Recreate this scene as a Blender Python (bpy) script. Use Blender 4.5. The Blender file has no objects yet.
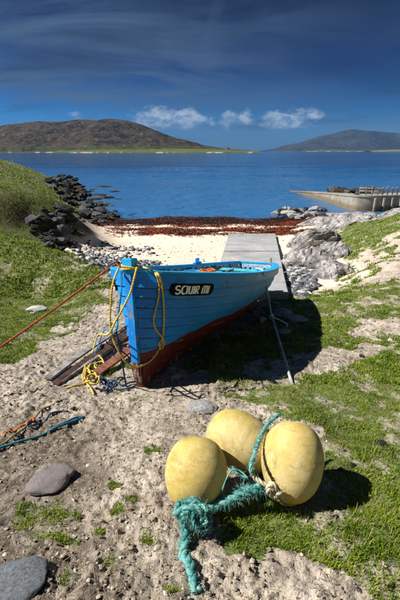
import bpy, bmesh, math, random
import numpy as np
from mathutils import Vector, Matrix, noise as mnoise
from mathutils.bvhtree import BVHTree

random.seed(7)
RNG = np.random.default_rng(11)
R = math.radians
scene = bpy.context.scene
COL = scene.collection

# ------------------------------------------------------------------ camera, sky, sun, exposure
CAM_Z, FPX, PITCH = 1.6, 380.0, math.atan(149 / 380.0)
cam_d = bpy.data.cameras.new('camera')
cam_d.sensor_fit = 'VERTICAL'; cam_d.sensor_height = 36.0; cam_d.lens = FPX / 600 * 36
cam_d.clip_start = 0.05; cam_d.clip_end = 40000
cam = bpy.data.objects.new('camera', cam_d); COL.objects.link(cam)
cam.location = (0, 0, CAM_Z); cam.rotation_euler = (R(90) - PITCH, 0, 0)
scene.camera = cam

SUN_AZ = math.atan2(-0.97, -0.10)      # measured from +Y towards +X: sun on the left, a little behind the camera
SUN_EL = R(46)
TO_SUN = Vector((math.sin(SUN_AZ) * math.cos(SUN_EL), math.cos(SUN_AZ) * math.cos(SUN_EL), math.sin(SUN_EL)))
sun_d = bpy.data.lights.new('sun', 'SUN'); sun_d.energy = 5.0; sun_d.angle = R(0.5); sun_d.color = (1.0, 0.95, 0.88)
sun = bpy.data.objects.new('sun', sun_d); COL.objects.link(sun)
sun.rotation_euler = TO_SUN.to_track_quat('Z', 'Y').to_euler(); sun.location = (-30, -10, 40)

vs = scene.view_settings
scene.display_settings.display_device = 'sRGB'
vs.view_transform = 'Standard'; vs.look = 'None'; vs.gamma = 1.0; vs.exposure = 0.82; vs.use_curve_mapping = False
scene.render.engine = 'CYCLES'
scene.cycles.use_denoising = True
scene.cycles.max_bounces = 6; scene.cycles.diffuse_bounces = 3; scene.cycles.volume_bounces = 0
scene.cycles.transparent_max_bounces = 6

def S(r, g, b):                       # sRGB 0..255 -> linear rgba
    f = lambda c: c / 12.92 if c <= 0.04045 else ((c + 0.055) / 1.055) ** 2.4
    return (f(r / 255), f(g / 255), f(b / 255), 1.0)

class NT:                             # a thin wrapper that keeps node building short
    def __init__(s, tree):
        s.t = tree; tree.nodes.clear()
    def n(s, typ, **kw):
        nd = s.t.nodes.new(typ)
        ins = kw.pop('ins', {})
        for k, v in kw.items(): setattr(nd, k, v)
        for k, v in ins.items(): s.set(nd, k, v)
        return nd
    def set(s, nd, k, v):
        sock = nd.inputs[k]
        if isinstance(v, bpy.types.NodeSocket): s.t.links.new(v, sock)
        else: sock.default_value = v
    def math(s, op, a, b=None, c=None, clamp=False):
        nd = s.n('ShaderNodeMath', operation=op, use_clamp=clamp)
        s.set(nd, 0, a)
        if b is not None: s.set(nd, 1, b)
        if c is not None: s.set(nd, 2, c)
        return nd.outputs[0]
    def mix(s, fac, a, b, blend='MIX'):
        nd = s.n('ShaderNodeMix', data_type='RGBA', blend_type=blend)
        s.set(nd, 0, fac); s.set(nd, 6, a); s.set(nd, 7, b)
        return nd.outputs[2]
    def noise(s, vec, scale, detail=4, rough=0.55, dist=0.0):
        nd = s.n('ShaderNodeTexNoise')
        nd.inputs['Scale'].default_value = scale; nd.inputs['Detail'].default_value = detail
        nd.inputs['Roughness'].default_value = rough; nd.inputs['Distortion'].default_value = dist
        if vec is not None: s.set(nd, 'Vector', vec)
        return nd.outputs['Fac']
    def ramp(s, fac, stops, interp='LINEAR'):
        nd = s.n('ShaderNodeValToRGB'); cr = nd.color_ramp; cr.interpolation = interp
        while len(cr.elements) < len(stops): cr.elements.new(0.5)
        for e, (p, c) in zip(cr.elements, stops):
            e.position = p
            e.color = c if hasattr(c, '__len__') else (c, c, c, 1)
        s.set(nd, 0, fac)
        return nd.outputs[0]
    def smooth(s, x, lo, hi):
        nd = s.n('ShaderNodeMapRange', interpolation_type='SMOOTHSTEP')
        s.set(nd, 0, x); s.set(nd, 1, lo); s.set(nd, 2, hi); s.set(nd, 3, 0.0); s.set(nd, 4, 1.0)
        return nd.outputs[0]
    def mapping(s, vec, scale=(1, 1, 1), loc=(0, 0, 0), rot=(0, 0, 0)):
        nd = s.n('ShaderNodeMapping'); nd.inputs['Scale'].default_value = scale
        nd.inputs['Location'].default_value = loc; nd.inputs['Rotation'].default_value = rot
        s.set(nd, 'Vector', vec)
        return nd.outputs[0]
    def sep(s, vec):
        nd = s.n('ShaderNodeSeparateXYZ'); s.set(nd, 0, vec); return nd.outputs

# ------------------------------------------------------------------ world: physical sky through a polariser, thin veils, cumulus
world = bpy.data.worlds.new('World'); scene.world = world; world.use_nodes = True
w = NT(world.node_tree)
sky = w.n('ShaderNodeTexSky', sky_type='NISHITA', sun_disc=False, sun_elevation=SUN_EL,
          sun_rotation=SUN_AZ % (2 * math.pi), altitude=0, air_density=1.0, dust_density=0.3, ozone_density=2.0)
gen = w.n('ShaderNodeTexCoord').outputs['Generated']
dx, dy, dz = w.sep(gen)
elev = w.math('MULTIPLY', w.math('ARCSINE', dz), 180 / math.pi)            # degrees
azim = w.math('MULTIPLY', w.math('ARCTAN2', dx, dy), 180 / math.pi)
# deep polarised blue: the filter takes most of the light well above the horizon
tint = w.ramp(w.math('DIVIDE', elev, 60.0, clamp=True),
              [(0.0, (0.080, 0.20, 0.44, 1)), (0.07, (0.040, 0.21, 0.50, 1)), (0.16, (0.013, 0.068, 0.23, 1)), (0.27, (0.005, 0.024, 0.10, 1)), (1.0, (0.05, 0.11, 0.32, 1))])
pol = w.math('ADD', .92, w.math('MULTIPLY', .5, w.math('COSINE', w.math('MULTIPLY', w.math('ADD', azim, 100.0), math.pi / 180))))
base = w.mix(1.0, sky.outputs[0], tint, 'MULTIPLY')
base = w.mix(1.0, base, w.n('ShaderNodeCombineXYZ', ins={0: pol, 1: pol, 2: pol}).outputs[0], 'MULTIPLY')
cv = w.n('ShaderNodeCombineXYZ', ins={0: w.math('DIVIDE', dx, w.math('ADD', w.math('MAXIMUM', dz, 0.0), 0.13)),
                                      1: w.math('DIVIDE', dy, w.math('ADD', w.math('MAXIMUM', dz, 0.0), 0.13)), 2: 0.0}).outputs[0]
# high veil
v1 = w.noise(w.mapping(cv, (0.55, 1.15, 1), (3.3, 1.7, 0), (0, 0, R(-32))), 1.5, 9, 0.62, 1.1)
v2 = w.noise(w.mapping(cv, (0.8, 0.8, 1), (9.1, 4.2, 0)), 0.7, 4, 0.55, 0.3)
edge = w.math('ADD', elev, w.math('MULTIPLY', w.math('SUBTRACT', v1, 0.5), 4.5))
edge = w.math('ADD', edge, w.math('MULTIPLY', w.math('ADD', azim, 28.0), 0.07))
veil = w.math('MULTIPLY', w.smooth(edge, 5.8, 7.2), w.smooth(w.math('ADD', v1, w.math('MULTIPLY', v2, 0.7)), 0.55, 1.12))
veil = w.math('MULTIPLY', veil, w.math('ADD', .16, w.math('MULTIPLY', .84, w.smooth(azim, 26.0, -10.0))))
c1 = w.mix(w.math('MULTIPLY', veil, 0.95), base, (0.46, 0.80, 1.42, 1))
v3 = w.noise(w.mapping(cv, (1.5, 0.5, 1), (1.3, 6.6, 0), (0, 0, R(34))), 1.5, 9, 0.62, 0.8)
veil2 = w.math('MULTIPLY', w.math('MULTIPLY', w.smooth(v3, 0.50, 0.78), 0.55), w.math('ADD', .2, w.math('MULTIPLY', .8, w.smooth(azim, 20.0, -2.0))))
c1 = w.mix(veil2, c1, (0.42, 0.72, 1.35, 1))
v4 = w.noise(w.mapping(cv, (0.5, 1.0, 1), (7.3, 2.6, 0), (0, 0, R(-20))), 1.0, 6, 0.6, 0.5)
c1 = w.mix(w.math('MULTIPLY', w.smooth(v4, 0.48, 0.72), 0.6), c1, (0.05, 0.11, 0.30, 1))
# cumulus bank low over the horizon
sv = w.n('ShaderNodeCombineXYZ', ins={0: azim, 1: elev, 2: 0.0}).outputs[0]
n1 = w.noise(w.mapping(sv, (0.40, 0.62, 1), (2.1, 0.4, 0)), 1.0, 8, 0.62, 0.25)
n2 = w.noise(w.mapping(sv, (0.075, 0.04, 1), (4.05, 0.0, 0)), 1.0, 2, 0.5)
band = w.math('MULTIPLY', w.smooth(elev, 2.0, 3.5), w.smooth(elev, 6.2, 4.2))
dens = w.math('ADD', w.math('MULTIPLY', n1, 0.9), w.math('ADD', w.math('MULTIPLY', band, 0.34), w.math('MULTIPLY', n2, 0.55)))
# the three banks that stand in view
def bank(c, wd):
    d = w.math('ABSOLUTE', w.math('SUBTRACT', azim, c))
    return w.smooth(d, wd, wd * 0.35)
banks = w.math('MAXIMUM', w.math('MAXIMUM', bank(-3.6, 6.6), w.math('MULTIPLY', bank(5.0, 3.2), 0.85)), w.math('MULTIPLY', bank(12.0, 6.0), 0.85))
other = w.math('MULTIPLY', w.smooth(w.math('ABSOLUTE', azim), 35.0, 50.0), 0.6)
banks = w.math('MAXIMUM', banks, other)
dens = w.math('ADD', dens, w.math('MULTIPLY', banks, 0.25))
dens = w.math('SUBTRACT', dens, w.math('MULTIPLY', .22, w.math('MULTIPLY', w.smooth(azim, 14.0, 18.0), w.smooth(azim, 44.0, 34.0))))
cum = w.math('MULTIPLY', w.smooth(dens, 1.05, 1.32), w.smooth(elev, 7.5, 6.0))
shade = w.noise(w.mapping(sv, (0.55, 0.9, 1), (2.5, 0.9, 0)), 1.0, 6, 0.6)
ccol = w.mix(w.smooth(w.math('ADD', shade, w.math('MULTIPLY', w.math('SUBTRACT', elev, 4.0), 0.08)), 0.32, 0.66), (0.80, 1.45, 2.5, 1), (3.3, 3.8, 4.4, 1))
c2 = w.mix(w.math('MULTIPLY', cum, 0.8), c1, ccol)
# soft grey-blue bank of distant cloud under them
low = w.math('MULTIPLY', w.smooth(w.math('ADD', elev, w.math('MULTIPLY', n1, 2.0)), 5.8, 3.2), 0.35)
low = w.math('MULTIPLY', low, w.smooth(azim, -18.0, -2.0))
c2 = w.mix(low, c2, (0.62, 1.15, 2.0, 1))
bg = w.n('ShaderNodeBackground', ins={'Color': c2, 'Strength': 0.085})
w.t.links.new(bg.outputs[0], w.n('ShaderNodeOutputWorld').inputs[0])

# ------------------------------------------------------------------ pixel helpers (400x600 photo pixels give a direction only)
CP, SP = math.cos(PITCH), math.sin(PITCH)
def ray(px, py):
    u, v = px - 200.0, 300.0 - py
    fwd = FPX * CP + v * SP
    return u / fwd, (-FPX * SP + v * CP) / fwd      # x and z gained for each metre of y
def at(px, py, Y):
    a, b = ray(px, py)
    return Vector((a * Y, Y, CAM_Z + b * Y))
def project(x, y, z):
    dz = z - CAM_Z
    d = y * CP - dz * SP
    d = np.where(d > 0.05, d, 0.05)
    return 200 + FPX * x / d, 300 - FPX * (y * SP + dz * CP) / d

# ------------------------------------------------------------------ noise
def _h(ix, iy, seed):
    n = (ix.astype(np.int64) * 374761393 + iy.astype(np.int64) * 668265263 + seed * 1442695041) & 0xFFFFFFFF
    n = ((n ^ (n >> 13)) * 1274126177) & 0xFFFFFFFF
    n = n ^ (n >> 16)
    return (n & 0xFFFF) / 65535.0
def gn(x, y, seed=0):                                # gradient noise, about -0.7..0.7
    x = np.asarray(x, float); y = np.asarray(y, float)
    ix, iy = np.floor(x), np.floor(y); fx, fy = x - ix, y - iy
    ux, uy = fx * fx * fx * (fx * (fx * 6 - 15) + 10), fy * fy * fy * (fy * (fy * 6 - 15) + 10)
    def g(ox, oy):
        a = _h(ix + ox, iy + oy, seed) * 2 * np.pi
        return np.cos(a) * (fx - ox) + np.sin(a) * (fy - oy)
    a = g(0, 0) * (1 - ux) + g(1, 0) * ux
    b = g(0, 1) * (1 - ux) + g(1, 1) * ux
    return a * (1 - uy) + b * uy
def fbm(x, y, oct=4, seed=0, gain=0.5):
    s, a = 0, 1.0
    for o in range(oct):
        s = s + a * gn(x * 2 ** o + o * 17.3, y * 2 ** o - o * 9.1, seed + o); a *= gain
    return s
def sst(x, lo, hi):
    t = np.clip((x - lo) / (hi - lo), 0, 1); return t * t * (3 - 2 * t)

# ------------------------------------------------------------------ the lie of the land
SEA = -3.6
_py = np.array([-40, -4, 0, 3, 7.5, 12, 20, 32, 42, 70, 140])
_pz = np.array([6.0, .65, 0, -.51, -1.27, -1.78, -2.64, -3.62, -4.5, -6.2, -8.0])
_yt = np.linspace(-40, 140, 1801)
_zt = np.interp(_yt, _py, _pz)
_k = np.exp(-0.5 * (np.arange(-15, 16) / 6.0) ** 2); _k /= _k.sum()
_zt = np.convolve(np.pad(_zt, 15, 'edge'), _k, 'valid')
def prof(y): return np.interp(y, _yt, _zt)
def drop2z(px, py, Y): v = at(px, py, Y); return (v.x, v.y, v.z)
CT = [drop2z(*a) for a in [
    (0, 235, 10), (50, 250, 9.3), (100, 274, 8), (-60, 225, 11), (0, 300, 7), (50, 300, 7.2), (0, 265, 8.4), (50, 275, 8.2),
    (0, 190, 16), (60, 206, 17.6), (30, 198, 16.8), (75, 250, 15), (0, 226, 14.9), (30, 233, 15.3), (60, 241, 15.7), (-40, 220, 14.6), (0, 182, 19), (30, 189, 20), (70, 216, 22), (-60, 180, 17),
    (0, 162, 40), (45, 185, 40), (20, 172, 40), (0, 180, 26), (40, 192, 28), (80, 200, 43), (105, 216, 33), (55, 180, 60), (20, 165, 60), (-40, 158, 60),
    (400, 212, 15), (350, 235, 15), (400, 260, 9), (400, 285, 7), (340, 290, 8.1), (300, 266, 11.4), (322, 226, 22), (345, 216, 24),
    (380, 225, 15), (370, 250, 11), (330, 275, 10), (440, 205, 16), (440, 255, 9.5), (440, 290, 7)]]
CT += [(-4.3, 12.3, -2.0), (-7, 13, -1.9), (-3.6, 12, -1.8), (-4.9, 17, -2.3), (-5.2, 20, -2.6), (-5.6, 24, -2.95), (-6.5, 28, -3.3), (-6, 36, -4.2),
       (-6, 45, -4.8), (-12, 55, -4.8), (-18, 68, -4.8), (0, 50, -5), (10, 42, -4.7), (12, 55, -5), (16, 70, -5.4), (-40, 70, -1.0), (-50, 40, 2.0),
       (11, 22, -1.75), (14, 22, -1.7), (14, 28, -2.95), (17, 30, -2.8), (11.5, 27, -2.8), (9.5, 31, -3.3), (12, 34, -3.5), (16, 36, -3.7), (22, 36, -3.5), (15, 33, -3.75), (19, 33, -3.6), (26, 34, -3.0), (17, 27, -3.0), (22, 26, -1.6), (18, 12, .8), (30, 60, -5.2), (40, 40, 0),
       (-9, 5, .4), (-14, 12, .9), (9, 3, 0.6), (-6, 1, .3), (6, 0, .3), (-25, 25, 1.5)]
CT += [(x, float(y), float(prof(y))) for x, y in [(-2, 1), (0, 1.5), (1.2, 1.5), (2.4, 2), (-2.3, 3.6), (-.6, 3), (1, 3.5), (2.6, 4.5), (1.3, 6.3), (-1, 5), (-2.5, 6),
       (2.4, 7.5), (0, 8), (-1.5, 9.5), (1.5, 11), (3, 10.5), (0, 14), (3.2, 14), (-2.5, 15), (0, 20), (4.5, 20), (-3, 22), (1, 27), (-3, 29), (5, 27), (2, 32), (7, 31), (-3, 33), (0, -4), (4, -4), (-4, -4), (0, -12)]]
CT = np.array(CT)
def tps_fit(P, v, lam):
    d2 = ((P[:, None] - P[None]) ** 2).sum(-1)
    K = 0.5 * d2 * np.log(d2 + 1e-9) + lam * np.eye(len(P))
    Q = np.c_[np.ones(len(P)), P]
    A = np.block([[K, Q], [Q.T, np.zeros((3, 3))]])
    return np.linalg.solve(A, np.r_[v, 0, 0, 0])
# distances shrink towards the horizon so that near and far points weigh alike
def warp(x, y): s = 6.0 / (6.0 + np.maximum(y, -3.0)); return x * s * 2.2, 12 * np.log(6.0 + np.maximum(y, -3.0))
_wx, _wy = warp(CT[:, 0], CT[:, 1])
TW = tps_fit(np.c_[_wx, _wy], CT[:, 2] - prof(CT[:, 1]), 0.05)
def ground_base(x, y):
    x = np.asarray(x, float); y = np.asarray(y, float)
    wx, wy = warp(x, y)
    r = TW[-3] + TW[-2] * wx + TW[-1] * wy
    for i in range(len(_wx)):
        d2 = (wx - _wx[i]) ** 2 + (wy - _wy[i]) ** 2
        r = r + TW[i] * 0.5 * d2 * np.log(d2 + 1e-9)
    return prof(y) + r
# --- patches of turf, as outlines found in the photo
def inside(poly, x, y):
    c = np.zeros(np.shape(x), bool); n = len(poly)
    for i in range(n):
        x0, y0 = poly[i]; x1, y1 = poly[i - 1]
        cond = ((y0 > y) != (y1 > y)) & (x < (x1 - x0) * (y - y0) / (y1 - y0 + 1e-9) + x0)
        c ^= cond
    return c
TURF = [
    ([(300, 380), (345, 366), (375, 357), (430, 340), (430, 640), (385, 606), (355, 580), (318, 560), (280, 548), (238, 552), (212, 530), (235, 500), (280, 495), (310, 470), (322, 430), (285, 420), (262, 404), (225, 396), (262, 388)], 1.0),
    ([(300, 298), (345, 290), (430, 278), (430, 291), (345, 304), (337, 309), (380, 303), (430, 300), (430, 309), (368, 322), (345, 330), (372, 338), (430, 332), (430, 341), (345, 346), (318, 350), (290, 362), (215, 372), (185, 376), (200, 350), (250, 325), (270, 312), (270, 300)], 0.9),
    ([(-60, 100), (0, 148), (30, 160), (58, 172), (70, 186), (74, 206), (72, 232), (40, 240), (78, 258), (112, 276), (106, 300), (84, 318), (50, 338), (20, 358), (-10, 372), (-90, 400)], 1.0),
    ([(8, 505), (60, 497), (82, 510), (50, 526), (10, 522)], 0.5),
    ([(96, 366), (120, 358), (128, 372), (104, 380)], 0.6),
    ([(178, 300), (215, 392), (280, 384), (262, 372), (230, 372)], 0.35),
    ([(336, 250), (340, 230), (352, 220), (372, 210), (400, 203), (440, 196), (440, 230), (395, 236), (372, 244), (352, 264)], 1.0),
    ([(206, 500), (262, 492), (300, 520), (265, 560), (228, 552), (212, 535)], 0.55),
    ([(190, 406), (216, 408), (214, 415), (192, 414)], 0.8),
]
SPOTS = [(100, 560, 6), (40, 535, 7), (150, 545, 5), (170, 590, 6), (112, 486, 4), (20, 520, 6), (75, 575, 5), (140, 500, 4), (345, 252, 5), (372, 268, 6), (388, 250, 6), (350, 280, 6), (333, 262, 5), (120, 512, 6), (90, 528, 5), (25, 560, 4), (150, 455, 4), (60, 540, 6), (135, 398, 4), (372, 292, 6)]
def turf(x, y, z, soft=0):
    px, py = project(x, y, z)
    n1 = fbm(x * 2.2, y * 2.2, 4, 31); n2 = fbm(x * 9, y * 9, 3, 57)
    px = px + 26 * fbm(x * 3.0, y * 3.0, 3, 5) ; py = py + 13 * fbm(x * 3.0, y * 3.0, 3, 8)
    m = np.zeros(np.shape(x))
    for poly, wgt in TURF:
        m = np.maximum(m, inside(poly, px, py) * wgt)
    for a, b, r in SPOTS:
        m = np.maximum(m, 0.8 * (((px - a) / (r * 1.8)) ** 2 + ((py - b) / r) ** 2 < 1))
    m = np.where(inside([(-30, 194), (0, 200), (30, 206), (62, 212), (78, 236), (62, 248), (30, 238), (0, 231), (-30, 226)], px, py), m * .85, m)
    # beyond the frame the turf goes on in patches
    out = (px < -90) | (px > 430) | (py > 640)
    m = np.where(out & (y < 30), np.where(np.abs(x) > 1.5, 0.9, 0.3), m)
    m = m * (0.30 + 0.70 * sst(n1 + 0.6 * n2, -0.38, 0.12))
    return m * ((z > SEA + 0.7))
def peat_mask(x, y, z):
    bank_ = sst(z - prof(y), .2, .6) * (x < -2.0) * sst(y, 6.5, 8.5) * sst(fbm(x * .7, y * .45, 4, 141), .06, .26) * sst(y, 9.5, 12)
    near_ = sst(-x - .35 * y + .25 + .8 * fbm(x * 1.6, y * 1.6, 4, 143), -.1, .75) * (1 - sst(y, 2.0, 3.0)) * .75
    return np.clip(np.maximum(bank_, near_), 0, 1)
def beach_mask(x, y): return sst(y + 0.6 * fbm(x * .6, y * .6, 3, 3), 7.6, 9.2)
def ground_z(x, y, fine=True):
    x = np.asarray(x, float); y = np.asarray(y, float)
    z = ground_base(x, y)
    b = beach_mask(x, y)
    hi = sst(z - prof(y), 0.25, 0.9)
    z = z + hi * (0.20 * fbm(x * .55, y * .55, 4, 71) + 0.05 * fbm(x * 2.2, y * 2.2, 3, 77)) * sst(y, 5, 9)
    if fine:
        near = (1 - b)
        t = turf(x, y, z)
        lump = 0.028 * fbm(x * 1.7, y * 1.7, 3, 12)
        # trampled soil: hoof pits and clods
        a = fbm(x * 7, y * 7, 3, 21); c = gn(x * 17, y * 17, 23); e = gn(x * 37 + a, y * 37, 24); f = gn(x * 60, y * 60, 26)
        e2 = gn(x * 29 + 3 * a, y * 29 - 2 * a, 27); clod = 0.034 * a - 0.045 * np.maximum(0, c - 0.03) + 0.020 * np.abs(c) + 0.030 * np.abs(e) + 0.026 * np.maximum(e2, -.05) + 0.013 * f
        clod = clod * (.30 + .75 * sst(fbm(x * 1.3, y * 1.3, 3, 151), -.35, .25))
        z = z + near * (lump + clod * (1 - 0.6 * t)) + (1 - near) * (0.02 * fbm(x * .9, y * .9, 3, 14) + 0.012 * a)
    return z
def ghit(px, py, ymin=0.4, ymax=80):
    a, b = ray(px, py)
    Y = ymin * (ymax / ymin) ** np.linspace(0, 1, 700)
    d = CAM_Z + b * Y - ground_z(a * Y, Y, False)
    i = int(np.argmax(d < 0)) if (d < 0).any() else len(Y) - 1
    lo, hi = Y[max(i - 1, 0)], Y[i]
    for _ in range(18):
        m = 0.5 * (lo + hi)
        if CAM_Z + b * m - float(ground_z(a * m, m, False)) < 0: hi = m
        else: lo = m
    return Vector((a * hi, hi, CAM_Z + b * hi))
def gz(x, y): return float(ground_z(np.array([x]), np.array([y]))[0])

# ------------------------------------------------------------------ object helpers
def link(name, me, m=None, parent=None, smooth=True):
    o = bpy.data.objects.new(name, me); COL.objects.link(o)
    if m is not None:
        for mm in (m if isinstance(m, (list, tuple)) else [m]): me.materials.append(mm)
    if parent is not None: o.parent = parent
    if len(me.polygons): me.polygons.foreach_set('use_smooth', [bool(smooth)] * len(me.polygons))
    return o
def mesh(name, v, f):
    me = bpy.data.meshes.new(name); me.from_pydata([tuple(p) for p in v], [], f); me.update(); return me
def mesh_np(name, v, f):                               # v (n,3), f (m,k) all polygons with k corners
    me = bpy.data.meshes.new(name); v = np.asarray(v, np.float32); f = np.asarray(f, np.int32)
    me.vertices.add(len(v)); me.vertices.foreach_set('co', v.ravel())
    k = f.shape[1]
    me.loops.add(f.size); me.loops.foreach_set('vertex_index', f.ravel())
    me.polygons.add(len(f)); me.polygons.foreach_set('loop_start', np.arange(0, f.size, k, dtype=np.int32))
    me.update(calc_edges=True); return me
def bm_mesh(name, bm):
    me = bpy.data.meshes.new(name); bm.normal_update(); bm.to_mesh(me); bm.free(); return me
def tag(o, label=None, cat=None, group=None, kind=None):
    if label: o['label'] = label
    if cat: o['category'] = cat
    if group: o['group'] = group
    if kind: o['kind'] = kind
    return o
def empty(name, loc=(0, 0, 0), mat=None):
    o = bpy.data.objects.new(name, None); COL.objects.link(o); o.empty_display_size = 0.1
    if mat is not None: o.matrix_world = mat
    else: o.location = loc
    return o
def attr(me, name, vals): a = me.attributes.new(name, 'FLOAT', 'POINT'); a.data.foreach_set('value', np.asarray(vals, np.float32))
def box(bm, c, s, M=None, bev=0.0):
    g = bmesh.ops.create_cube(bm, size=1.0)['verts']
    for v in g: v.co = Vector((v.co.x * s[0], v.co.y * s[1], v.co.z * s[2]))
    if bev > 0:
        es = list({e for v in g for e in v.link_edges})
        r = bmesh.ops.bevel(bm, geom=es, offset=bev, segments=2, affect='EDGES', profile=0.6)
        g = list({v for f in r['faces'] for v in f.verts} | {v for v in g if v.is_valid})
    T = Matrix.Translation(Vector(c)) @ (M.to_4x4() if M is not None else Matrix())
    for v in g: v.co = T @ v.co
    return g
def catmull(pts, n=10):
    P = [Vector(p) for p in pts]; P = [2 * P[0] - P[1]] + P + [2 * P[-1] - P[-2]]
    out = []
    for i in range(1, len(P) - 2):
        p0, p1, p2, p3 = P[i - 1:i + 3]
        for k in range(n):
            t = k / n
            out.append(0.5 * ((2 * p1) + (p2 - p0) * t + (2 * p0 - 5 * p1 + 4 * p2 - p3) * t * t + (3 * p1 - p0 - 3 * p2 + p3) * t ** 3))
    out.append(P[-2].copy()); return out
def resample(path, step):
    out = [path[0].copy()]; acc = 0.0
    for a, b in zip(path, path[1:]):
        L = (b - a).length
        if L < 1e-9: continue
        d = step - acc
        while d <= L: out.append(a.lerp(b, d / L)); d += step
        acc = (acc + L) % step if True else 0
        acc = L - (d - step)
    out.append(path[-1].copy()); return out
def frames(path):
    T = []
    for i in range(len(path)):
        t = path[min(i + 1, len(path) - 1)] - path[max(i - 1, 0)]
        T.append(t.normalized() if t.length > 1e-9 else Vector((0, 0, 1)))
    n = T[0].orthogonal().normalized(); N = []
    for t in T:
        n = (n - t * n.dot(t)); n = n.normalized() if n.length > 1e-6 else t.orthogonal().normalized(); N.append(n.copy())
    return T, N
def tube(V, F, path, rad, sides=6, cap=True):
    T, N = frames(path); b = len(V)
    for i, p in enumerate(path):
        r = rad(i / max(1, len(path) - 1)) if callable(rad) else rad
        B = T[i].cross(N[i])
        for k in range(sides):
            a = 2 * math.pi * k / sides
            V.append(p + (N[i] * math.cos(a) + B * math.sin(a)) * r)
    for i in range(len(path) - 1):
        for k in range(sides):
            k2 = (k + 1) % sides
            F.append((b + i * sides + k, b + i * sides + k2, b + (i + 1) * sides + k2, b + (i + 1) * sides + k))
    if cap:
        F.append(tuple(b + k for k in reversed(range(sides)))); F.append(tuple(b + (len(path) - 1) * sides + k for k in range(sides)))
def rope_geo(V, F, pts, rad, strands=3, pitch=7.0, step=None, sides=5, rough=0.0, raw=False):
    path = pts if raw else catmull(pts, 12)
    path = resample(path, step or rad * 0.9)
    T, N = frames(path)
    s = 0.0; S_ = [0.0]
    for a, b in zip(path, path[1:]): s += (b - a).length; S_.append(s)
    for q in range(strands):
        pp = []
        for i, p in enumerate(path):
            a = 2 * math.pi * (q / strands + S_[i] / (pitch * rad)); B = T[i].cross(N[i])
            rr = rad * 0.5 * (1 + rough * mnoise.noise(p * 60 + Vector((q * 7, 0, 0))))
            pp.append(p + (N[i] * math.cos(a) + B * math.sin(a)) * rr)
        tube(V, F, pp, (lambda t, q=q: rad * 0.56 * (1 + rough * 0.6 * mnoise.noise(Vector((t * 90, q * 3, 1))))), sides)
def fibres(V, F, path, rad, n, length, wd):
    path = resample(path, rad * 0.7); T, N = frames(path)
    for _ in range(n):
        i = random.randrange(len(path)); p = path[i]; a = random.uniform(0, 6.283); B = T[i].cross(N[i])
        d = (N[i] * math.cos(a) + B * math.sin(a))
        q = p + d * rad * 0.9; L = length * random.uniform(.4, 1.2)
        pts = [q]
        dirn = (d + T[i] * random.uniform(-1.3, 1.3) + Vector((random.uniform(-.5, .5), random.uniform(-.5, .5), random.uniform(-.3, .4)))).normalized()
        for k in range(3):
            dirn = (dirn + Vector((random.uniform(-.6, .6), random.uniform(-.6, .6), random.uniform(-.7, .3)))).normalized()
            pts.append(pts[-1] + dirn * L / 3)
        tube(V, F, pts, (lambda t: wd * (1.1 - t * .7)), 3, False)

# ------------------------------------------------------------------ materials
def new_mat(name):
    m = bpy.data.materials.new(name); m.use_nodes = True; t = NT(m.node_tree)
    return m, t
def finish(t, col, rough=0.7, bump=None, bstr=0.3, bdist=0.01, spec=0.3, **ins):
    p = t.n('ShaderNodeBsdfPrincipled'); t.set(p, 'Base Color', col); t.set(p, 'Roughness', rough); p.inputs['Specular IOR Level'].default_value = spec
    for k, v in ins.items(): t.set(p, k.replace('_', ' '), v)
    if bump is not None:
        b = t.n('ShaderNodeBump'); b.inputs['Strength'].default_value = bstr; b.inputs['Distance'].default_value = bdist
        t.set(b, 'Height', bump); t.t.links.new(b.outputs[0], p.inputs['Normal'])
    o = t.n('ShaderNodeOutputMaterial'); t.t.links.new(p.outputs[0], o.inputs[0]); return p
def obj_co(t): return t.n('ShaderNodeTexCoord').outputs['Object']
def geo_co(t): return t.n('ShaderNodeNewGeometry').outputs['Position']
def at_fac(t, name): return t.n('ShaderNodeAttribute', attribute_name=name).outputs['Fac']
def simple(name, c1, c2, scale=8, rough=0.7, bstr=0.3, bdist=0.005, dirt=None, spec=0.3, co=obj_co, detail=5, lo=.35, hi=.65):
    m, t = new_mat(name); v = co(t); n = t.noise(v, scale, detail, 0.6)
    col = t.mix(t.smooth(n, lo, hi), c1, c2)
    n2 = t.noise(v, scale * 6, 4, 0.6)
    if dirt: col = t.mix(t.smooth(t.noise(v, scale * 2.3, 5, .65, .5), .55, .72), col, dirt)
    finish(t, col, rough, t.math('ADD', n2, n), bstr, bdist, spec); return m

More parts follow.
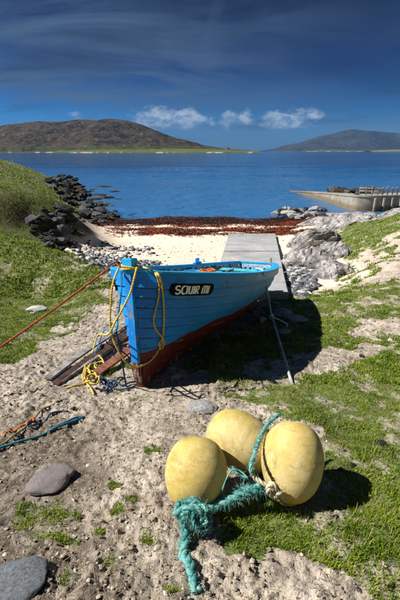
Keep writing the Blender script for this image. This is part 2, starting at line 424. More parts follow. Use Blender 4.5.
def ground_material():
    m, t = new_mat('ground'); pos = geo_co(t)
    gr, bch, weed, peb, rock = (at_fac(t, k) for k in ('turf', 'beach', 'weed', 'pebble', 'bank'))
    nA = t.noise(pos, 3.0, 6, 0.62); nB = t.noise(pos, 22, 6, 0.65, 0.4); nC = t.noise(pos, 90, 4, 0.6)
    soil = t.mix(t.smooth(nA, .35, .65), (0.29, 0.245, 0.195, 1), (0.49, 0.43, 0.355, 1))
    soil = t.mix(t.math('MULTIPLY', t.smooth(nB, .48, .64), .8), soil, (0.105, 0.085, 0.066, 1))
    soil = t.mix(t.math('MULTIPLY', t.smooth(nC, .58, .70), .55), soil, (0.56, 0.50, 0.41, 1))
    soil = t.mix(t.math('MULTIPLY', t.smooth(t.noise(pos, 45, 3, .6), .60, .68), .8), soil, (0.06, 0.05, 0.04, 1))
    sand = t.mix(t.smooth(nA, .3, .7), (0.62, 0.515, 0.40, 1), (0.74, 0.64, 0.52, 1))
    sand = t.mix(t.math('MULTIPLY', t.smooth(t.noise(pos, 9, 6, .7), .60, .72), .5), sand, (0.33, 0.25, 0.19, 1))
    soil = t.mix(t.math('MULTIPLY', peb, t.math('ADD', .5, t.math('MULTIPLY', .5, t.smooth(nB, .34, .54)))), soil, t.mix(nC, (0.040, 0.030, 0.021, 1), (0.10, 0.078, 0.055, 1)))
    c = t.mix(bch, soil, sand)
    wn = t.noise(pos, 5, 6, .7, .6)
    wcol = t.mix(t.smooth(wn, .4, .65), (0.022, 0.009, 0.006, 1), (0.11, 0.028, 0.011, 1))
    c = t.mix(t.smooth(t.math('ADD', weed, t.math('MULTIPLY', t.math('SUBTRACT', wn, .5), 1.2)), .42, .58), c, wcol)
    g1 = t.mix(t.smooth(nB, .4, .62), (0.060, 0.100, 0.010, 1), (0.130, 0.170, 0.022, 1))
    g1 = t.mix(t.smooth(t.noise(pos, 1.4, 4, .6), .52, .72), g1, (0.13, 0.11, 0.045, 1))
    c = t.mix(t.math('MULTIPLY', t.math('MULTIPLY', t.smooth(gr, .12, .6), .85), t.math('SUBTRACT', 1.0, t.math('MULTIPLY', peb, .8))), c, g1)
    nz = t.sep(t.n('ShaderNodeNewGeometry').outputs['Normal'])[2]
    steep = t.math('MULTIPLY', t.smooth(t.math('ADD', nz, t.math('MULTIPLY', t.math('SUBTRACT', nB, .5), .35)), .80, .62), rock)
    c = t.mix(steep, c, t.mix(nB, (0.022, 0.017, 0.011, 1), (0.075, 0.058, 0.038, 1)))
    pz = t.sep(pos)[2]
    wet = t.smooth(pz, SEA + .22, SEA + .02)
    c = t.mix(t.math('MULTIPLY', wet, .6), c, (0.06, 0.05, 0.04, 1))
    bmp = t.math('ADD', t.math('MULTIPLY', nB, .7), t.math('MULTIPLY', nC, .35))
    finish(t, c, 0.9, bmp, 0.9, 0.03, 0.12); return m

def water_material():
    m, t = new_mat('sea_water'); pos = geo_co(t)
    y = t.sep(pos)[1]
    big = t.noise(t.mapping(pos, (0.30, 0.62, 1)), 1.0, 6, .66, .5)
    sml = t.noise(t.mapping(pos, (1.5, 3.0, 1)), 1.0, 5, .65, .3)
    far = t.noise(t.mapping(pos, (0.012, 0.05, 1)), 1.0, 4, .6)
    h = t.math('ADD', t.math('MULTIPLY', big, t.smooth(y, 60, 200)), t.math('ADD', t.math('MULTIPLY', sml, .16), t.math('MULTIPLY', far, 3.5)))
    deep = t.mix(t.smooth(far, .35, .65), (0.004, 0.040, 0.140, 1), (0.010, 0.075, 0.215, 1))
    shal = t.smooth(y, 170, 30)
    col = t.mix(t.math('MULTIPLY', shal, .7), deep, (0.04, 0.15, 0.32, 1))
    p = finish(t, col, 0.08, h, 0.8, 0.7, 0.5); p.inputs['IOR'].default_value = 1.33
    return m

def paint_blue():                                   # weathered clinker paint, red below the water line
    m, t = new_mat('boat_paint'); v = obj_co(t); x, y, z = t.sep(v)
    n = t.noise(v, 2.2, 6, .62); n2 = t.noise(t.mapping(v, (3, 8, 22)), 1, 5, .65)
    blue = t.mix(t.smooth(n, .35, .65), (0.001, 0.160, 0.60, 1), (0.002, 0.230, 0.76, 1))
    blue = t.mix(t.math('MULTIPLY', t.smooth(n2, .52, .72), .5), blue, (0.006, 0.29, 0.80, 1))
    blue = t.mix(t.math('MULTIPLY', t.smooth(t.noise(v, 17, 5, .7), .60, .68), .8), blue, (0.015, 0.05, 0.12, 1))
    red = t.mix(t.smooth(n, .3, .7), (0.075, 0.006, 0.006, 1), (0.12, 0.011, 0.009, 1))
    red = t.mix(t.smooth(t.noise(v, 13, 6, .7), .62, .72), red, (0.20, 0.13, 0.11, 1))
    line = t.math('SUBTRACT', z, t.math('ADD', .385, t.math('ADD', t.math('MULTIPLY', t.smooth(x, 4.2, 3.2), 0.125), t.math('MULTIPLY', t.math('SUBTRACT', n, .5), .012))))
    c = t.mix(t.smooth(line, -.004, .004), red, blue)
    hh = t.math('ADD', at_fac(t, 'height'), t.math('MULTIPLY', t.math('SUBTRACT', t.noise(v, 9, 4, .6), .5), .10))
    lap_shade_grime = t.math('MULTIPLY', t.smooth(hh, .66, .72), t.math('ADD', .55, t.math('MULTIPLY', .4, t.smooth(t.noise(v, 3.5, 3, .6), .35, .6))))  # lap shadow and seam dirt painted together as a dark band below each lap
    c = t.mix(lap_shade_grime, c, (0.004, 0.018, 0.055, 1))
    wear = t.math('MULTIPLY', t.smooth(at_fac(t, 'height'), .20, .04), t.smooth(t.noise(v, 6.5, 6, .7), .54, .62))
    c = t.mix(t.math('MULTIPLY', wear, .75), c, (0.16, 0.24, 0.33, 1))
    runs = t.math('MULTIPLY', t.smooth(t.noise(t.mapping(v, (16, 4, 1.6)), 1, 5, .65), .56, .70), .35)
    c = t.mix(t.math('MULTIPLY', runs, t.smooth(line, -.004, .02)), c, (0.03, 0.33, 0.80, 1))
    chip = t.smooth(t.noise(v, 26, 4, .7), .665, .70)
    c = t.mix(t.math('MULTIPLY', chip, .8), c, (0.10, 0.12, 0.15, 1))
    scuff = t.math('MULTIPLY', t.smooth(t.noise(t.mapping(v, (6, 6, 30)), 1, 6, .7), .62, .7), t.smooth(z, .55, .1))
    c = t.mix(t.math('MULTIPLY', scuff, .5), c, (0.25, 0.2, 0.17, 1))
    finish(t, c, t.math('ADD', .38, t.math('MULTIPLY', n2, .3)), t.math('ADD', t.noise(t.mapping(v, (1.5, 10, 40)), 1, 4, .6), n2), .25, .004, .4)
    return m

def stem_paint():                                   # the post's paint is rubbed down to bare timber along its face
    m, t = new_mat('stem_paint'); v = obj_co(t); x, y, z = t.sep(v)
    n = t.noise(t.mapping(v, (25, 25, 5)), 1, 6, .65)
    blue = t.mix(t.smooth(t.noise(v, 3, 4), .35, .65), (0.003, 0.20, 0.66, 1), (0.008, 0.29, 0.80, 1))
    bare = t.mix(t.noise(t.mapping(v, (60, 60, 6)), 1, 5, .7), (0.13, 0.10, 0.08, 1), (0.42, 0.38, 0.34, 1))
    k = t.smooth(t.math('ADD', n, t.math('MULTIPLY', t.smooth(z, 1.0, .5), .07)), .57, .63)
    c = t.mix(k, blue, bare)
    c = t.mix(t.smooth(t.math('ADD', z, t.math('MULTIPLY', n, .2)), .40, .36), c, t.mix(k, (0.10, 0.012, 0.012, 1), bare))
    finish(t, c, .6, n, .5, .004, .3); return m

def rock_material(name, dark, mid, light, lichen=None, strat=0.0, scale=1.0):
    m, t = new_mat(name); v = obj_co(t)
    info = t.n('ShaderNodeObjectInfo').outputs['Random']
    off = t.n('ShaderNodeVectorMath', operation='ADD'); t.set(off, 0, v)
    cb = t.n('ShaderNodeCombineXYZ', ins={0: t.math('MULTIPLY', info, 37.0), 1: t.math('MULTIPLY', info, 11.0), 2: 0.0}); t.set(off, 1, cb.outputs[0]); v = off.outputs[0]
    n = t.noise(v, 2.5 * scale, 8, .66, .4); n2 = t.noise(v, 14 * scale, 6, .7)
    c = t.mix(t.smooth(n, .33, .52), dark, mid); c = t.mix(t.smooth(t.math('ADD', n, t.math('MULTIPLY', t.math('SUBTRACT', n2, .5), .5)), .50, .68), c, light)
    if strat:
        s = t.noise(t.mapping(t.mapping(v, rot=(R(20), R(40), 0)), (.6, .6, 12)), 1.0 * scale, 6, .68, .15)
        c = t.mix(t.math('MULTIPLY', t.smooth(s, .51, .62), strat), c, dark)
        c = t.mix(t.math('MULTIPLY', t.smooth(s, .44, .34), strat), c, light)
    if lichen: c = t.mix(t.math('MULTIPLY', t.smooth(t.noise(v, 5 * scale, 6, .7), .60, .70), .7), c, lichen)
    finish(t, c, .85, t.math('ADD', n2, t.math('MULTIPLY', n, 2)), .6, .03 / scale, .25); return m

def concrete_material():
    m, t = new_mat('concrete'); v = obj_co(t)
    n = t.noise(v, .9, 7, .62); n2 = t.noise(v, 16, 5, .65)
    c = t.mix(t.smooth(n, .3, .7), (0.255, 0.262, 0.268, 1), (0.375, 0.38, 0.385, 1))
    c = t.mix(t.math('MULTIPLY', t.smooth(t.noise(v, 3.1, 6, .7, .5), .55, .7), .5), c, (0.17, 0.155, 0.135, 1))
    c = t.mix(t.math('MULTIPLY', t.smooth(n2, .58, .68), .4), c, (0.52, 0.5, 0.46, 1))
    yy = t.sep(v)[1]
    weedy = t.math('MULTIPLY', t.smooth(t.math('ADD', yy, t.math('MULTIPLY', n, 5.0)), 6.0, 9.0), t.smooth(t.noise(v, 5, 6, .7), .42, .6))
    c = t.mix(t.math('MULTIPLY', weedy, .7), c, (0.09, 0.095, 0.05, 1))
    drift = t.math('MULTIPLY', t.smooth(t.noise(t.mapping(v, (1.2, .35, 1)), 1.2, 6, .68, .5), .56, .66), .75)
    c = t.mix(drift, c, (0.50, 0.43, 0.34, 1))
    vr = t.n('ShaderNodeTexVoronoi', feature='DISTANCE_TO_EDGE'); vr.inputs['Scale'].default_value = .55
    wv = t.n('ShaderNodeVectorMath', operation='ADD'); t.set(wv, 0, v); nn = t.n('ShaderNodeTexNoise'); nn.inputs['Scale'].default_value = 2.0; nn.inputs['Detail'].default_value = 6; t.set(nn, 'Vector', v)
    t.t.links.new(nn.outputs['Color'], wv.inputs[1]); t.set(vr, 'Vector', wv.outputs[0])
    c = t.mix(t.math('MULTIPLY', t.smooth(vr.outputs['Distance'], .007, .002), .6), c, (0.09, 0.086, 0.078, 1))
    finish(t, c, .85, n2, .4, .02, .2); return m
def seawall_material():
    m, t = new_mat('sea_wall_concrete'); v = geo_co(t); x, y, z = t.sep(v)
    n = t.noise(v, 1.3, 7, .65); st = t.noise(t.mapping(v, (2.4, 2.4, .25)), 1, 6, .7)
    c = t.mix(t.smooth(n, .3, .7), (0.22, 0.20, 0.165, 1), (0.34, 0.315, 0.27, 1))
    c = t.mix(t.math('MULTIPLY', t.smooth(st, .5, .68), .65), c, (0.15, 0.13, 0.11, 1))
    low = t.smooth(t.math('ADD', z, t.math('MULTIPLY', n, .3)), SEA + .85, SEA + .45)
    c = t.mix(t.math('MULTIPLY', low, .8), c, (0.15, 0.11, 0.05, 1))
    finish(t, c, .85, t.noise(v, 9, 6, .7), .5, .04, .2); return m

def blade_material():
    m, t = new_mat('grass_blade'); a = at_fac(t, 'tint')
    c = t.ramp(a, [(0, (0.045, 0.095, 0.004, 1)), (.45, (0.145, 0.245, 0.008, 1)), (.78, (0.28, 0.36, 0.022, 1)), (.9, (0.34, 0.28, 0.10, 1)), (1, (0.46, 0.39, 0.22, 1))])
    d = t.n('ShaderNodeBsdfPrincipled'); t.set(d, 'Base Color', c); d.inputs['Roughness'].default_value = .55; d.inputs['Specular IOR Level'].default_value = .25
    tr = t.n('ShaderNodeBsdfTranslucent'); t.set(tr, 'Color', c)
    mx = t.n('ShaderNodeMixShader'); mx.inputs[0].default_value = .3
    t.t.links.new(d.outputs[0], mx.inputs[1]); t.t.links.new(tr.outputs[0], mx.inputs[2])
    o = t.n('ShaderNodeOutputMaterial'); t.t.links.new(mx.outputs[0], o.inputs[0]); return m
def attr_ramp(name, stops, rough=.8, bs=.4, bd=.006, scale=30, spec=.25):
    m, t = new_mat(name); a = at_fac(t, 'tint'); v = geo_co(t); n = t.noise(v, scale, 5, .65)
    c = t.ramp(a, stops); c = t.mix(t.math('MULTIPLY', t.smooth(n, .45, .7), .45), c, t.mix(1.0, c, (.45, .45, .45, 1), 'MULTIPLY'))
    finish(t, c, rough, n, bs, bd, spec); return m

def buoy_material():
    m, t = new_mat('buoy_plastic'); v = obj_co(t); x, y, z = t.sep(v)
    info = t.n('ShaderNodeObjectInfo').outputs['Random']
    off = t.n('ShaderNodeVectorMath', operation='ADD'); t.set(off, 0, v); cb = t.n('ShaderNodeCombineXYZ', ins={0: t.math('MULTIPLY', info, 19.0), 1: 0.0, 2: 0.0}); t.set(off, 1, cb.outputs[0]); u = off.outputs[0]
    n = t.noise(u, 3.2, 6, .6); n2 = t.noise(u, 22, 6, .68, .4); n3 = t.noise(u, 70, 4, .7)
    c = t.mix(t.smooth(n, .35, .65), (0.46, 0.340, 0.085, 1), (0.55, 0.445, 0.190, 1))
    c = t.mix(t.math('MULTIPLY', t.smooth(n2, .46, .66), .35), c, (0.60, 0.53, 0.34, 1))
    c = t.mix(t.math('MULTIPLY', t.smooth(t.noise(u, 6, 8, .74, .8), .49, .66), .62), c, (0.23, 0.17, 0.065, 1))
    c = t.mix(t.math('MULTIPLY', t.smooth(t.noise(t.mapping(u, (14, 14, 50), rot=(.4, .7, .2)), 1, 4, .7), .60, .68), .35), c, (0.20, 0.15, 0.06, 1))
    end = t.smooth(z, -.135, -.20)
    c = t.mix(t.math('MULTIPLY', end, .8), c, (0.68, 0.40, 0.035, 1))
    vr = t.n('ShaderNodeTexVoronoi', feature='DISTANCE_TO_EDGE'); vr.inputs['Scale'].default_value = 6.0
    wv = t.n('ShaderNodeVectorMath', operation='ADD'); t.set(wv, 0, u); nn = t.n('ShaderNodeTexNoise'); nn.inputs['Scale'].default_value = 9; t.set(nn, 'Vector', u)
    t.t.links.new(nn.outputs['Color'], wv.inputs[1]); t.set(vr, 'Vector', wv.outputs[0])
    crack = t.math('MULTIPLY', t.smooth(vr.outputs['Distance'], .012, .003), t.smooth(t.noise(u, 4.3, 3), .56, .64))
    c = t.mix(t.math('MULTIPLY', crack, .8), c, (0.10, 0.07, 0.03, 1))
    c = t.mix(t.math('MULTIPLY', t.smooth(n3, .62, .70), .7), c, (0.12, 0.09, 0.05, 1))
    h = t.math('SUBTRACT', t.math('ADD', n2, t.math('MULTIPLY', n3, .4)), t.math('MULTIPLY', crack, 1.5))
    finish(t, c, t.math('ADD', .45, t.math('MULTIPLY', n2, .3)), h, .35, .006, .35, Subsurface_Weight=0.06); return m

def hill_material(name, c1, c2, c3, green, sc):
    m, t = new_mat(name); v = geo_co(t); z = t.sep(v)[2]
    n = t.noise(v, .012 * sc, 8, .68, .6); n2 = t.noise(v, .05 * sc, 6, .7)
    c = t.mix(t.smooth(n, .38, .6), c1, c2); c = t.mix(t.smooth(n2, .56, .66), c, c3)
    lowg = t.math('MULTIPLY', t.smooth(t.math('ADD', z, t.math('MULTIPLY', n, 30)), 46, 22), t.smooth(t.noise(v, .02 * sc, 5, .6), .42, .58))
    c = t.mix(t.math('MULTIPLY', lowg, .75), c, green)
    shore = t.smooth(t.math('ADD', z, t.math('MULTIPLY', n2, 5)), SEA + 6.0, SEA + 4.2)
    c = t.mix(t.math('MULTIPLY', shore, .8), c, t.mix(t.smooth(t.noise(t.mapping(v, (1, .2, 1)), .012 * sc, 4, .6), .5, .58), (0.08, 0.07, 0.06, 1), (0.40, 0.36, 0.31, 1)))
    finish(t, c, .95, t.math('ADD', n, n2), .8, 9.0 / sc, .05); return m

M = dict(
    ground=ground_material(), water=water_material(), paint=paint_blue(), stem=stem_paint(), concrete=concrete_material(), seawall=seawall_material(),
    blade=blade_material(), buoy=buoy_material(),
    blue=simple('blue_gloss', (0.001, 0.17, 0.60, 1), (0.003, 0.24, 0.76, 1), 4, .4, .2, .004, (0.02, 0.06, 0.14, 1)),
    inner=simple('inner_paint', (0.20, 0.34, 0.46, 1), (0.34, 0.47, 0.56, 1), 6, .6, .3, .004, (0.10, 0.14, 0.18, 1)),
    turq=simple('turquoise_paint', (0.05, 0.42, 0.48, 1), (0.10, 0.55, 0.58, 1), 7, .5, .25, .004, (0.08, 0.2, 0.22, 1)),
    cap=simple('pale_blue_paint', (0.005, 0.30, 0.70, 1), (0.02, 0.42, 0.80, 1), 7, .5, .25, .004, (0.06, 0.16, 0.25, 1)),
    navy=simple('navy_paint', (0.010, 0.03, 0.075, 1), (0.02, 0.07, 0.15, 1), 9, .5, .25, .004),
    black=simple('black_paint', (0.003, 0.003, 0.004, 1), (0.007, 0.007, 0.008, 1), 12, .7, .2, .003, None, .1),
    white=simple('white_lettering', (0.75, 0.77, 0.79, 1), (0.86, 0.86, 0.86, 1), 30, .6, .2, .002),
    wood=simple('weathered_wood', (0.20, 0.14, 0.09, 1), (0.36, 0.28, 0.20, 1), 14, .8, .5, .006),
    greywood=simple('grey_timber', (0.13, 0.12, 0.115, 1), (0.30, 0.28, 0.26, 1), 10, .85, .5, .006, (0.06, 0.045, 0.035, 1)),
    redwood=simple('red_brown_timber', (0.17, 0.055, 0.030, 1), (0.32, 0.13, 0.075, 1), 10, .8, .5, .006, (0.06, 0.03, 0.02, 1)),
    darkwood=simple('dark_timber', (0.035, 0.020, 0.015, 1), (0.10, 0.055, 0.04, 1), 10, .85, .5, .006),
    r_yellow=simple('yellow_rope', (0.50, 0.34, 0.05, 1), (0.66, 0.50, 0.14, 1), 25, .8, .5, .003, (0.25, 0.19, 0.07, 1)),
    r_blue=simple('blue_rope', (0.01, 0.16, 0.36, 1), (0.03, 0.26, 0.46, 1), 25, .8, .5, .003),
    r_teal=simple('teal_rope', (0.012, 0.09, 0.14, 1), (0.03, 0.15, 0.21, 1), 25, .8, .5, .003),
    r_dark=simple('dark_blue_rope', (0.01, 0.03, 0.07, 1), (0.015, 0.06, 0.13, 1), 25, .8, .5, .003),
    r_red=simple('red_rope', (0.26, 0.035, 0.02, 1), (0.40, 0.075, 0.04, 1), 25, .8, .5, .003, (0.14, 0.07, 0.05, 1)),
    r_turq=simple('turquoise_rope', (0.030, 0.17, 0.165, 1), (0.17, 0.40, 0.36, 1), 18, .9, .7, .005, (0.13, 0.13, 0.075, 1)),
    r_pale=simple('pale_aqua_rope', (0.28, 0.66, 0.68, 1), (0.48, 0.78, 0.76, 1), 30, .8, .5, .003),
    r_cream=simple('faded_rope', (0.36, 0.31, 0.20, 1), (0.56, 0.50, 0.36, 1), 30, .85, .5, .003, (0.18, 0.15, 0.09, 1)),
    r_olive=simple('olive_rope', (0.16, 0.14, 0.06, 1), (0.30, 0.27, 0.13, 1), 30, .85, .5, .003),
    r_orange=simple('orange_rope', (0.55, 0.12, 0.02, 1), (0.66, 0.2, 0.04, 1), 30, .8, .4, .003),
    metal=simple('galvanised_metal', (0.26, 0.27, 0.28, 1), (0.42, 0.42, 0.42, 1), 9, .55, .25, .003, (0.16, 0.11, 0.08, 1)),
    rock_grey=rock_material('grey_rock', (0.10, 0.098, 0.10, 1), (0.27, 0.265, 0.26, 1), (0.50, 0.49, 0.47, 1), None, 0, 4.0),
    rock_pale=rock_material('banded_rock', (0.085, 0.082, 0.085, 1), (0.25, 0.24, 0.235, 1), (0.45, 0.43, 0.41, 1), (0.42, 0.33, 0.11, 1), .8, 1.0),
    rock_black=rock_material('dark_rock', (0.008, 0.0075, 0.007, 1), (0.022, 0.020, 0.018, 1), (0.07, 0.068, 0.07, 1), None, 0, 2.5),
    rock_speck=rock_material('speckled_rock', (0.010, 0.010, 0.012, 1), (0.035, 0.037, 0.042, 1), (0.30, 0.31, 0.34, 1), None, 0, 6.0),
    rock_weed=rock_material('weedy_rock', (0.010, 0.008, 0.005, 1), (0.030, 0.020, 0.009, 1), (0.07, 0.047, 0.018, 1), None, 0, 3.0),
    pebble=attr_ramp('pebble', [(0, (0.03, 0.033, 0.042, 1)), (.35, (0.10, 0.105, 0.12, 1)), (.6, (0.27, 0.27, 0.275, 1)), (.85, (0.46, 0.44, 0.41, 1)), (1, (0.68, 0.66, 0.62, 1))]),
    clod=attr_ramp('clod', [(0, (0.07, 0.055, 0.04, 1)), (.4, (0.24, 0.19, 0.14, 1)), (.8, (0.42, 0.355, 0.27, 1)), (1, (0.58, 0.53, 0.45, 1))], .95),
    weed=attr_ramp('seaweed', [(0, (0.014, 0.006, 0.004, 1)), (.5, (0.075, 0.020, 0.009, 1)), (1, (0.24, 0.050, 0.014, 1))], .5, .4, .01, 12, .4),
)

# ------------------------------------------------------------------ ground, sea, hills
def axis(lo, hi, f0, f1, fine, grow, mx):
    c = list(np.arange(f0, f1 + 1e-6, fine)); s = fine
    while c[-1] < hi: s = min(s * grow, mx); c.append(c[-1] + s)
    s = fine
    while c[0] > lo: s = min(s * grow, mx); c.insert(0, c[0] - s)
    return np.array(c)
gxs = axis(-95, 95, -2.0, 2.3, .0115, 1.045, 1.6)
gys = axis(-14, 105, .75, 4.6, .0115, 1.026, 1.2)
GX, GY = np.meshgrid(gxs, gys); gx, gy = GX.ravel(), GY.ravel()
gzv = ground_z(gx, gy)
nx, ny = len(gxs), len(gys)
idx = np.arange(nx * ny).reshape(ny, nx)
quads = np.stack([idx[:-1, :-1], idx[:-1, 1:], idx[1:, 1:], idx[1:, :-1]], -1).reshape(-1, 4)
me = mesh_np('ground', np.c_[gx, gy, gzv], quads)
ground = link('ground', me, M['ground']); tag(ground, kind='structure', label='sandy trampled shore sloping down to the beach')
zb = ground_base(gx, gy)
attr(me, 'turf', np.maximum(turf(gx, gy, zb), .62 * sst(zb - prof(gy), .45, .8) * (gx < -2.5) * sst(gy, 6.5, 8)))
attr(me, 'beach', beach_mask(gx, gy) * (1 - sst(zb - prof(gy), .12, .4) * np.where(gx < 0, 1.0, .62)))
def weed_mask(x, y, z):
    px, py = project(x, y, z)
    py = py + 3.0 * fbm(x * .5, y * .5, 3, 91)
    a = sst(py, 214, 218) * (1 - sst(py, 223.5, 227)) ; b = sst(py, 227, 230) * (1 - sst(py, 232.5, 238)) * sst(fbm(x * .35, y * .7, 3, 95), -.45, -.05)
    side = sst(x, -9, -7) * (1 - sst(x, 8.5, 10))
    return np.clip(a * 1.0 + b * sst(px, 95, 150) * .95, 0, 1) * side * (y > 18) * (y < 40) * (z - prof(y) < .3)
attr(me, 'weed', weed_mask(gx, gy, zb)); attr(me, 'pebble', peat_mask(gx, gy, zb))
attr(me, 'bank', sst(zb - prof(gy), .15, .5) * sst(gy, 6, 9))

ry = [22.0]
while ry[-1] < 150: ry.append(ry[-1] * 1.0055)
while ry[-1] < 9300: ry.append(ry[-1] * 1.03)
ry = np.array(ry); cx = np.linspace(-1, 1, 460)
SY, CX = np.meshgrid(ry, cx, indexing='ij'); SX = CX * (SY * .95 + 8)
cr, sr = math.cos(.22), math.sin(.22); wx = SX * cr + SY * sr; wy = -SX * sr + SY * cr
wz = (.055 * gn(wx * .22, wy * .50, 201) + .050 * gn(wx * .45 + .5, wy * 1.0, 202) + .030 * (1 - 2 * np.abs(gn(wx * .8, wy * 1.7, 203)))) * 2.1 * (1 - sst(SY, 140, 360))
wz = wz * (.55 + .75 * sst(fbm(SX * .03, SY * .05, 3, 207), -.3, .3))
idx = np.arange(SX.size).reshape(SX.shape)
me = mesh_np('sea', np.c_[SX.ravel(), SY.ravel(), SEA + wz.ravel()], np.stack([idx[:-1, :-1], idx[:-1, 1:], idx[1:, 1:], idx[1:, :-1]], -1).reshape(-1, 4))
sea = link('sea', me, M['water']); tag(sea, kind='structure', label='blue rippled sea reaching to the horizon')

def hill(name, Y, depth, outline, m, label, seed, rough=1.0, nseg=260, nd=90):
    # outline: skyline as photo pixels; the hill rises from the shore at Y to the skyline and falls away behind
    px = np.array([p[0] for p in outline], float); py = np.array([p[1] for p in outline], float)
    xs = np.linspace(px[0], px[-1], nseg)
    hy = np.interp(xs, px, py); k = np.ones(5) / 5; hy = np.convolve(np.pad(hy, 2, 'edge'), k, 'valid')
    Yc = Y + depth * .45
    pts = [at(a, b, Yc) for a, b in zip(xs, hy)]
    X = np.array([p.x for p in pts]); H = np.maximum(np.array([p.z for p in pts]) - SEA, .5)
    d = np.linspace(0, 1, nd)
    V = np.zeros((nd, nseg, 3))
    for j, t in enumerate(d):
        prof_ = math.sin(min(1, t / .45) * math.pi / 2) ** 1.15 if t < .45 else math.cos((t - .45) / .55 * math.pi / 2)
        yy = Y + depth * t
        sx = X * 1.0
        n = fbm(sx * 6 / depth, np.full(nseg, yy * 6 / depth), 5, seed, .52)
        n2 = np.abs(fbm(sx * 16 / depth, np.full(nseg, yy * 16 / depth), 4, seed + 9))
        h = H * prof_ * (1 + .0 * n) + H.max() * rough * (.20 * n - .15 * n2) * math.sin(math.pi * min(1, t / .9)) * (.25 + .75 * abs(t - .45) / .45) * np.minimum(1, H / (0.3 * H.max()))
        V[j, :, 0] = sx; V[j, :, 1] = yy + 0.05 * depth * fbm(sx * 4 / depth, sx * 0 + seed, 3, seed + 4) * (1 - t); V[j, :, 2] = SEA - 1.5 + np.maximum(h + 1.5, 0)
    idx = np.arange(nd * nseg).reshape(nd, nseg)
    me = mesh_np(name, V.reshape(-1, 3), np.stack([idx[:-1, :-1], idx[:-1, 1:], idx[1:, 1:], idx[1:, :-1]], -1).reshape(-1, 4))
    return tag(link(name, me, m), label, kind='structure')
mh1 = hill_material('heather_hill', (0.016, 0.013, 0.009, 1), (0.062, 0.046, 0.028, 1), (0.16, 0.145, 0.125, 1), (0.055, 0.075, 0.018, 1), 1.8)
mh2 = hill_material('far_hill', (0.014, 0.014, 0.013, 1), (0.034, 0.031, 0.028, 1), (0.07, 0.066, 0.062, 1), (0.03, 0.04, 0.02, 1), .35)
hill('island_hill', 1300, 900, [(-160, 135), (-90, 129), (-40, 128), (0, 126.5), (20, 123.5), (45, 121.5), (62, 121.5), (80, 119.5), (97, 120.5), (115, 118.8), (128, 121), (145, 127), (165, 134), (185, 140), (205, 145.5), (222, 148.6), (235, 149.6), (247, 150.4)], mh1, 'brown heather hill on the left across the water', 3)
hill('island_shore', 1180, 140, [(60, 150.5), (100, 149.8), (140, 149.4), (158, 149.0), (185, 148.6), (205, 149.0), (225, 149.6), (240, 150.4), (258, 151.0)], hill_material('shore_turf', (0.07, 0.085, 0.025, 1), (0.10, 0.12, 0.03, 1), (0.13, 0.12, 0.09, 1), (0.09, 0.12, 0.03, 1), 3.0), 'low green shore with a pale strand under the left hill', 8, .5, 160, 40)
hill('far_hill', 5200, 2400, [(262, 151), (272, 149.5), (285, 146.5), (300, 142.5), (315, 138.5), (328, 135.0), (340, 131.5), (350, 129.2), (358, 130.0), (368, 131.2), (378, 131.6), (390, 132.2), (400, 134.0), (430, 139), (470, 146), (500, 151)], mh2, 'far blue mountain on the right horizon', 13, 1.0)
hill('skerry', 2600, 180, [(368, 151.2), (378, 150.2), (388, 149.8), (400, 149.4), (430, 149.6), (470, 151)], hill_material('skerry_turf', (0.10, 0.10, 0.04, 1), (0.20, 0.16, 0.09, 1), (0.3, 0.26, 0.2, 1), (0.12, 0.13, 0.05, 1), 2.0), 'low sandy skerry at the right under the far mountain', 21, .5, 80, 30)
hill('low_point', 3600, 260, [(300, 151.4), (312, 150.4), (328, 149.8), (345, 150.2), (372, 151.4)], hill_material('point_turf', (0.05, 0.06, 0.03, 1), (0.09, 0.10, 0.045, 1), (0.15, 0.14, 0.1, 1), (0.08, 0.1, 0.04, 1), 1.5), 'low green point under the far mountain', 27, .5, 80, 30)

# a cottage on the green shore under the hill
ct = empty('cottage', at(228, 149.6, 1262)); tag(ct, 'tiny pale cottage on the green point under the left hill', 'cottage')
bm = bmesh.new(); box(bm, (0, 0, 1.2), (13, 7, 5.4)); link('wall', bm_mesh('wall', bm), simple('limewash', (.5, .5, .48, 1), (.6, .6, .58, 1), 1), ct, False)
link('roof', mesh('roof', [(-6.9, -4, 3.92), (6.9, -4, 3.92), (6.9, 4, 3.92), (-6.9, 4, 3.92), (-6.9, 0, 7.2), (6.9, 0, 7.2)], [(0, 1, 5, 4), (2, 3, 4, 5), (1, 2, 5), (3, 0, 4), (3, 2, 1, 0)]), simple('slate', (.05, .05, .055, 1), (.08, .08, .09, 1), 1), ct, False)
for sx in (-1, 1):
    bm = bmesh.new(); box(bm, (sx * 6.0, 0, 7.2), (1.2, 1.2, 2.2)); link('chimney', bm_mesh('chimney', bm), simple('chimney', (.3, .29, .27, 1), (.4, .39, .37, 1), 1), ct, False)

# ------------------------------------------------------------------ boat
BOW = ghit(138.5, 388); STERN = ghit(253, 303)
BOW.z = float(ground_z(BOW.x, BOW.y, False)) - .01; STERN.z = float(ground_z(STERN.x, STERN.y, False)) - .01
LK = (BOW - STERN).length
bx_ = (BOW - STERN).normalized(); by_ = Vector((0, 0, 1)).cross(bx_).normalized(); bz_ = bx_.cross(by_)
heel = R(3.0)
by2 = by_ * math.cos(heel) + bz_ * math.sin(heel); bz2 = bx_.cross(by2)
BM = Matrix((bx_, by2, bz2)).transposed().to_4x4(); BM.translation = STERN
boat = empty('rowing_boat', mat=BM); tag(boat, 'blue clinker rowing boat with red bottom and black name board on the shore', 'boat')
BB, TH, TRN = .655, .025, .35
def b_half(t): s = 2 * t - 1; return .03 + (BB - .03) * max(0, 1 - s ** 3.0) ** .62 if s > 0 else BB - (BB - TRN) * abs(s) ** 2.2
_sz = np.convolve(np.pad(np.interp(np.linspace(0, 1, 201), [0, .2, .4, .6, .8, 1], [.79, .83, .88, .95, 1.045, 1.145]), 20, 'reflect', reflect_type='odd'), np.ones(41) / 41, 'valid')
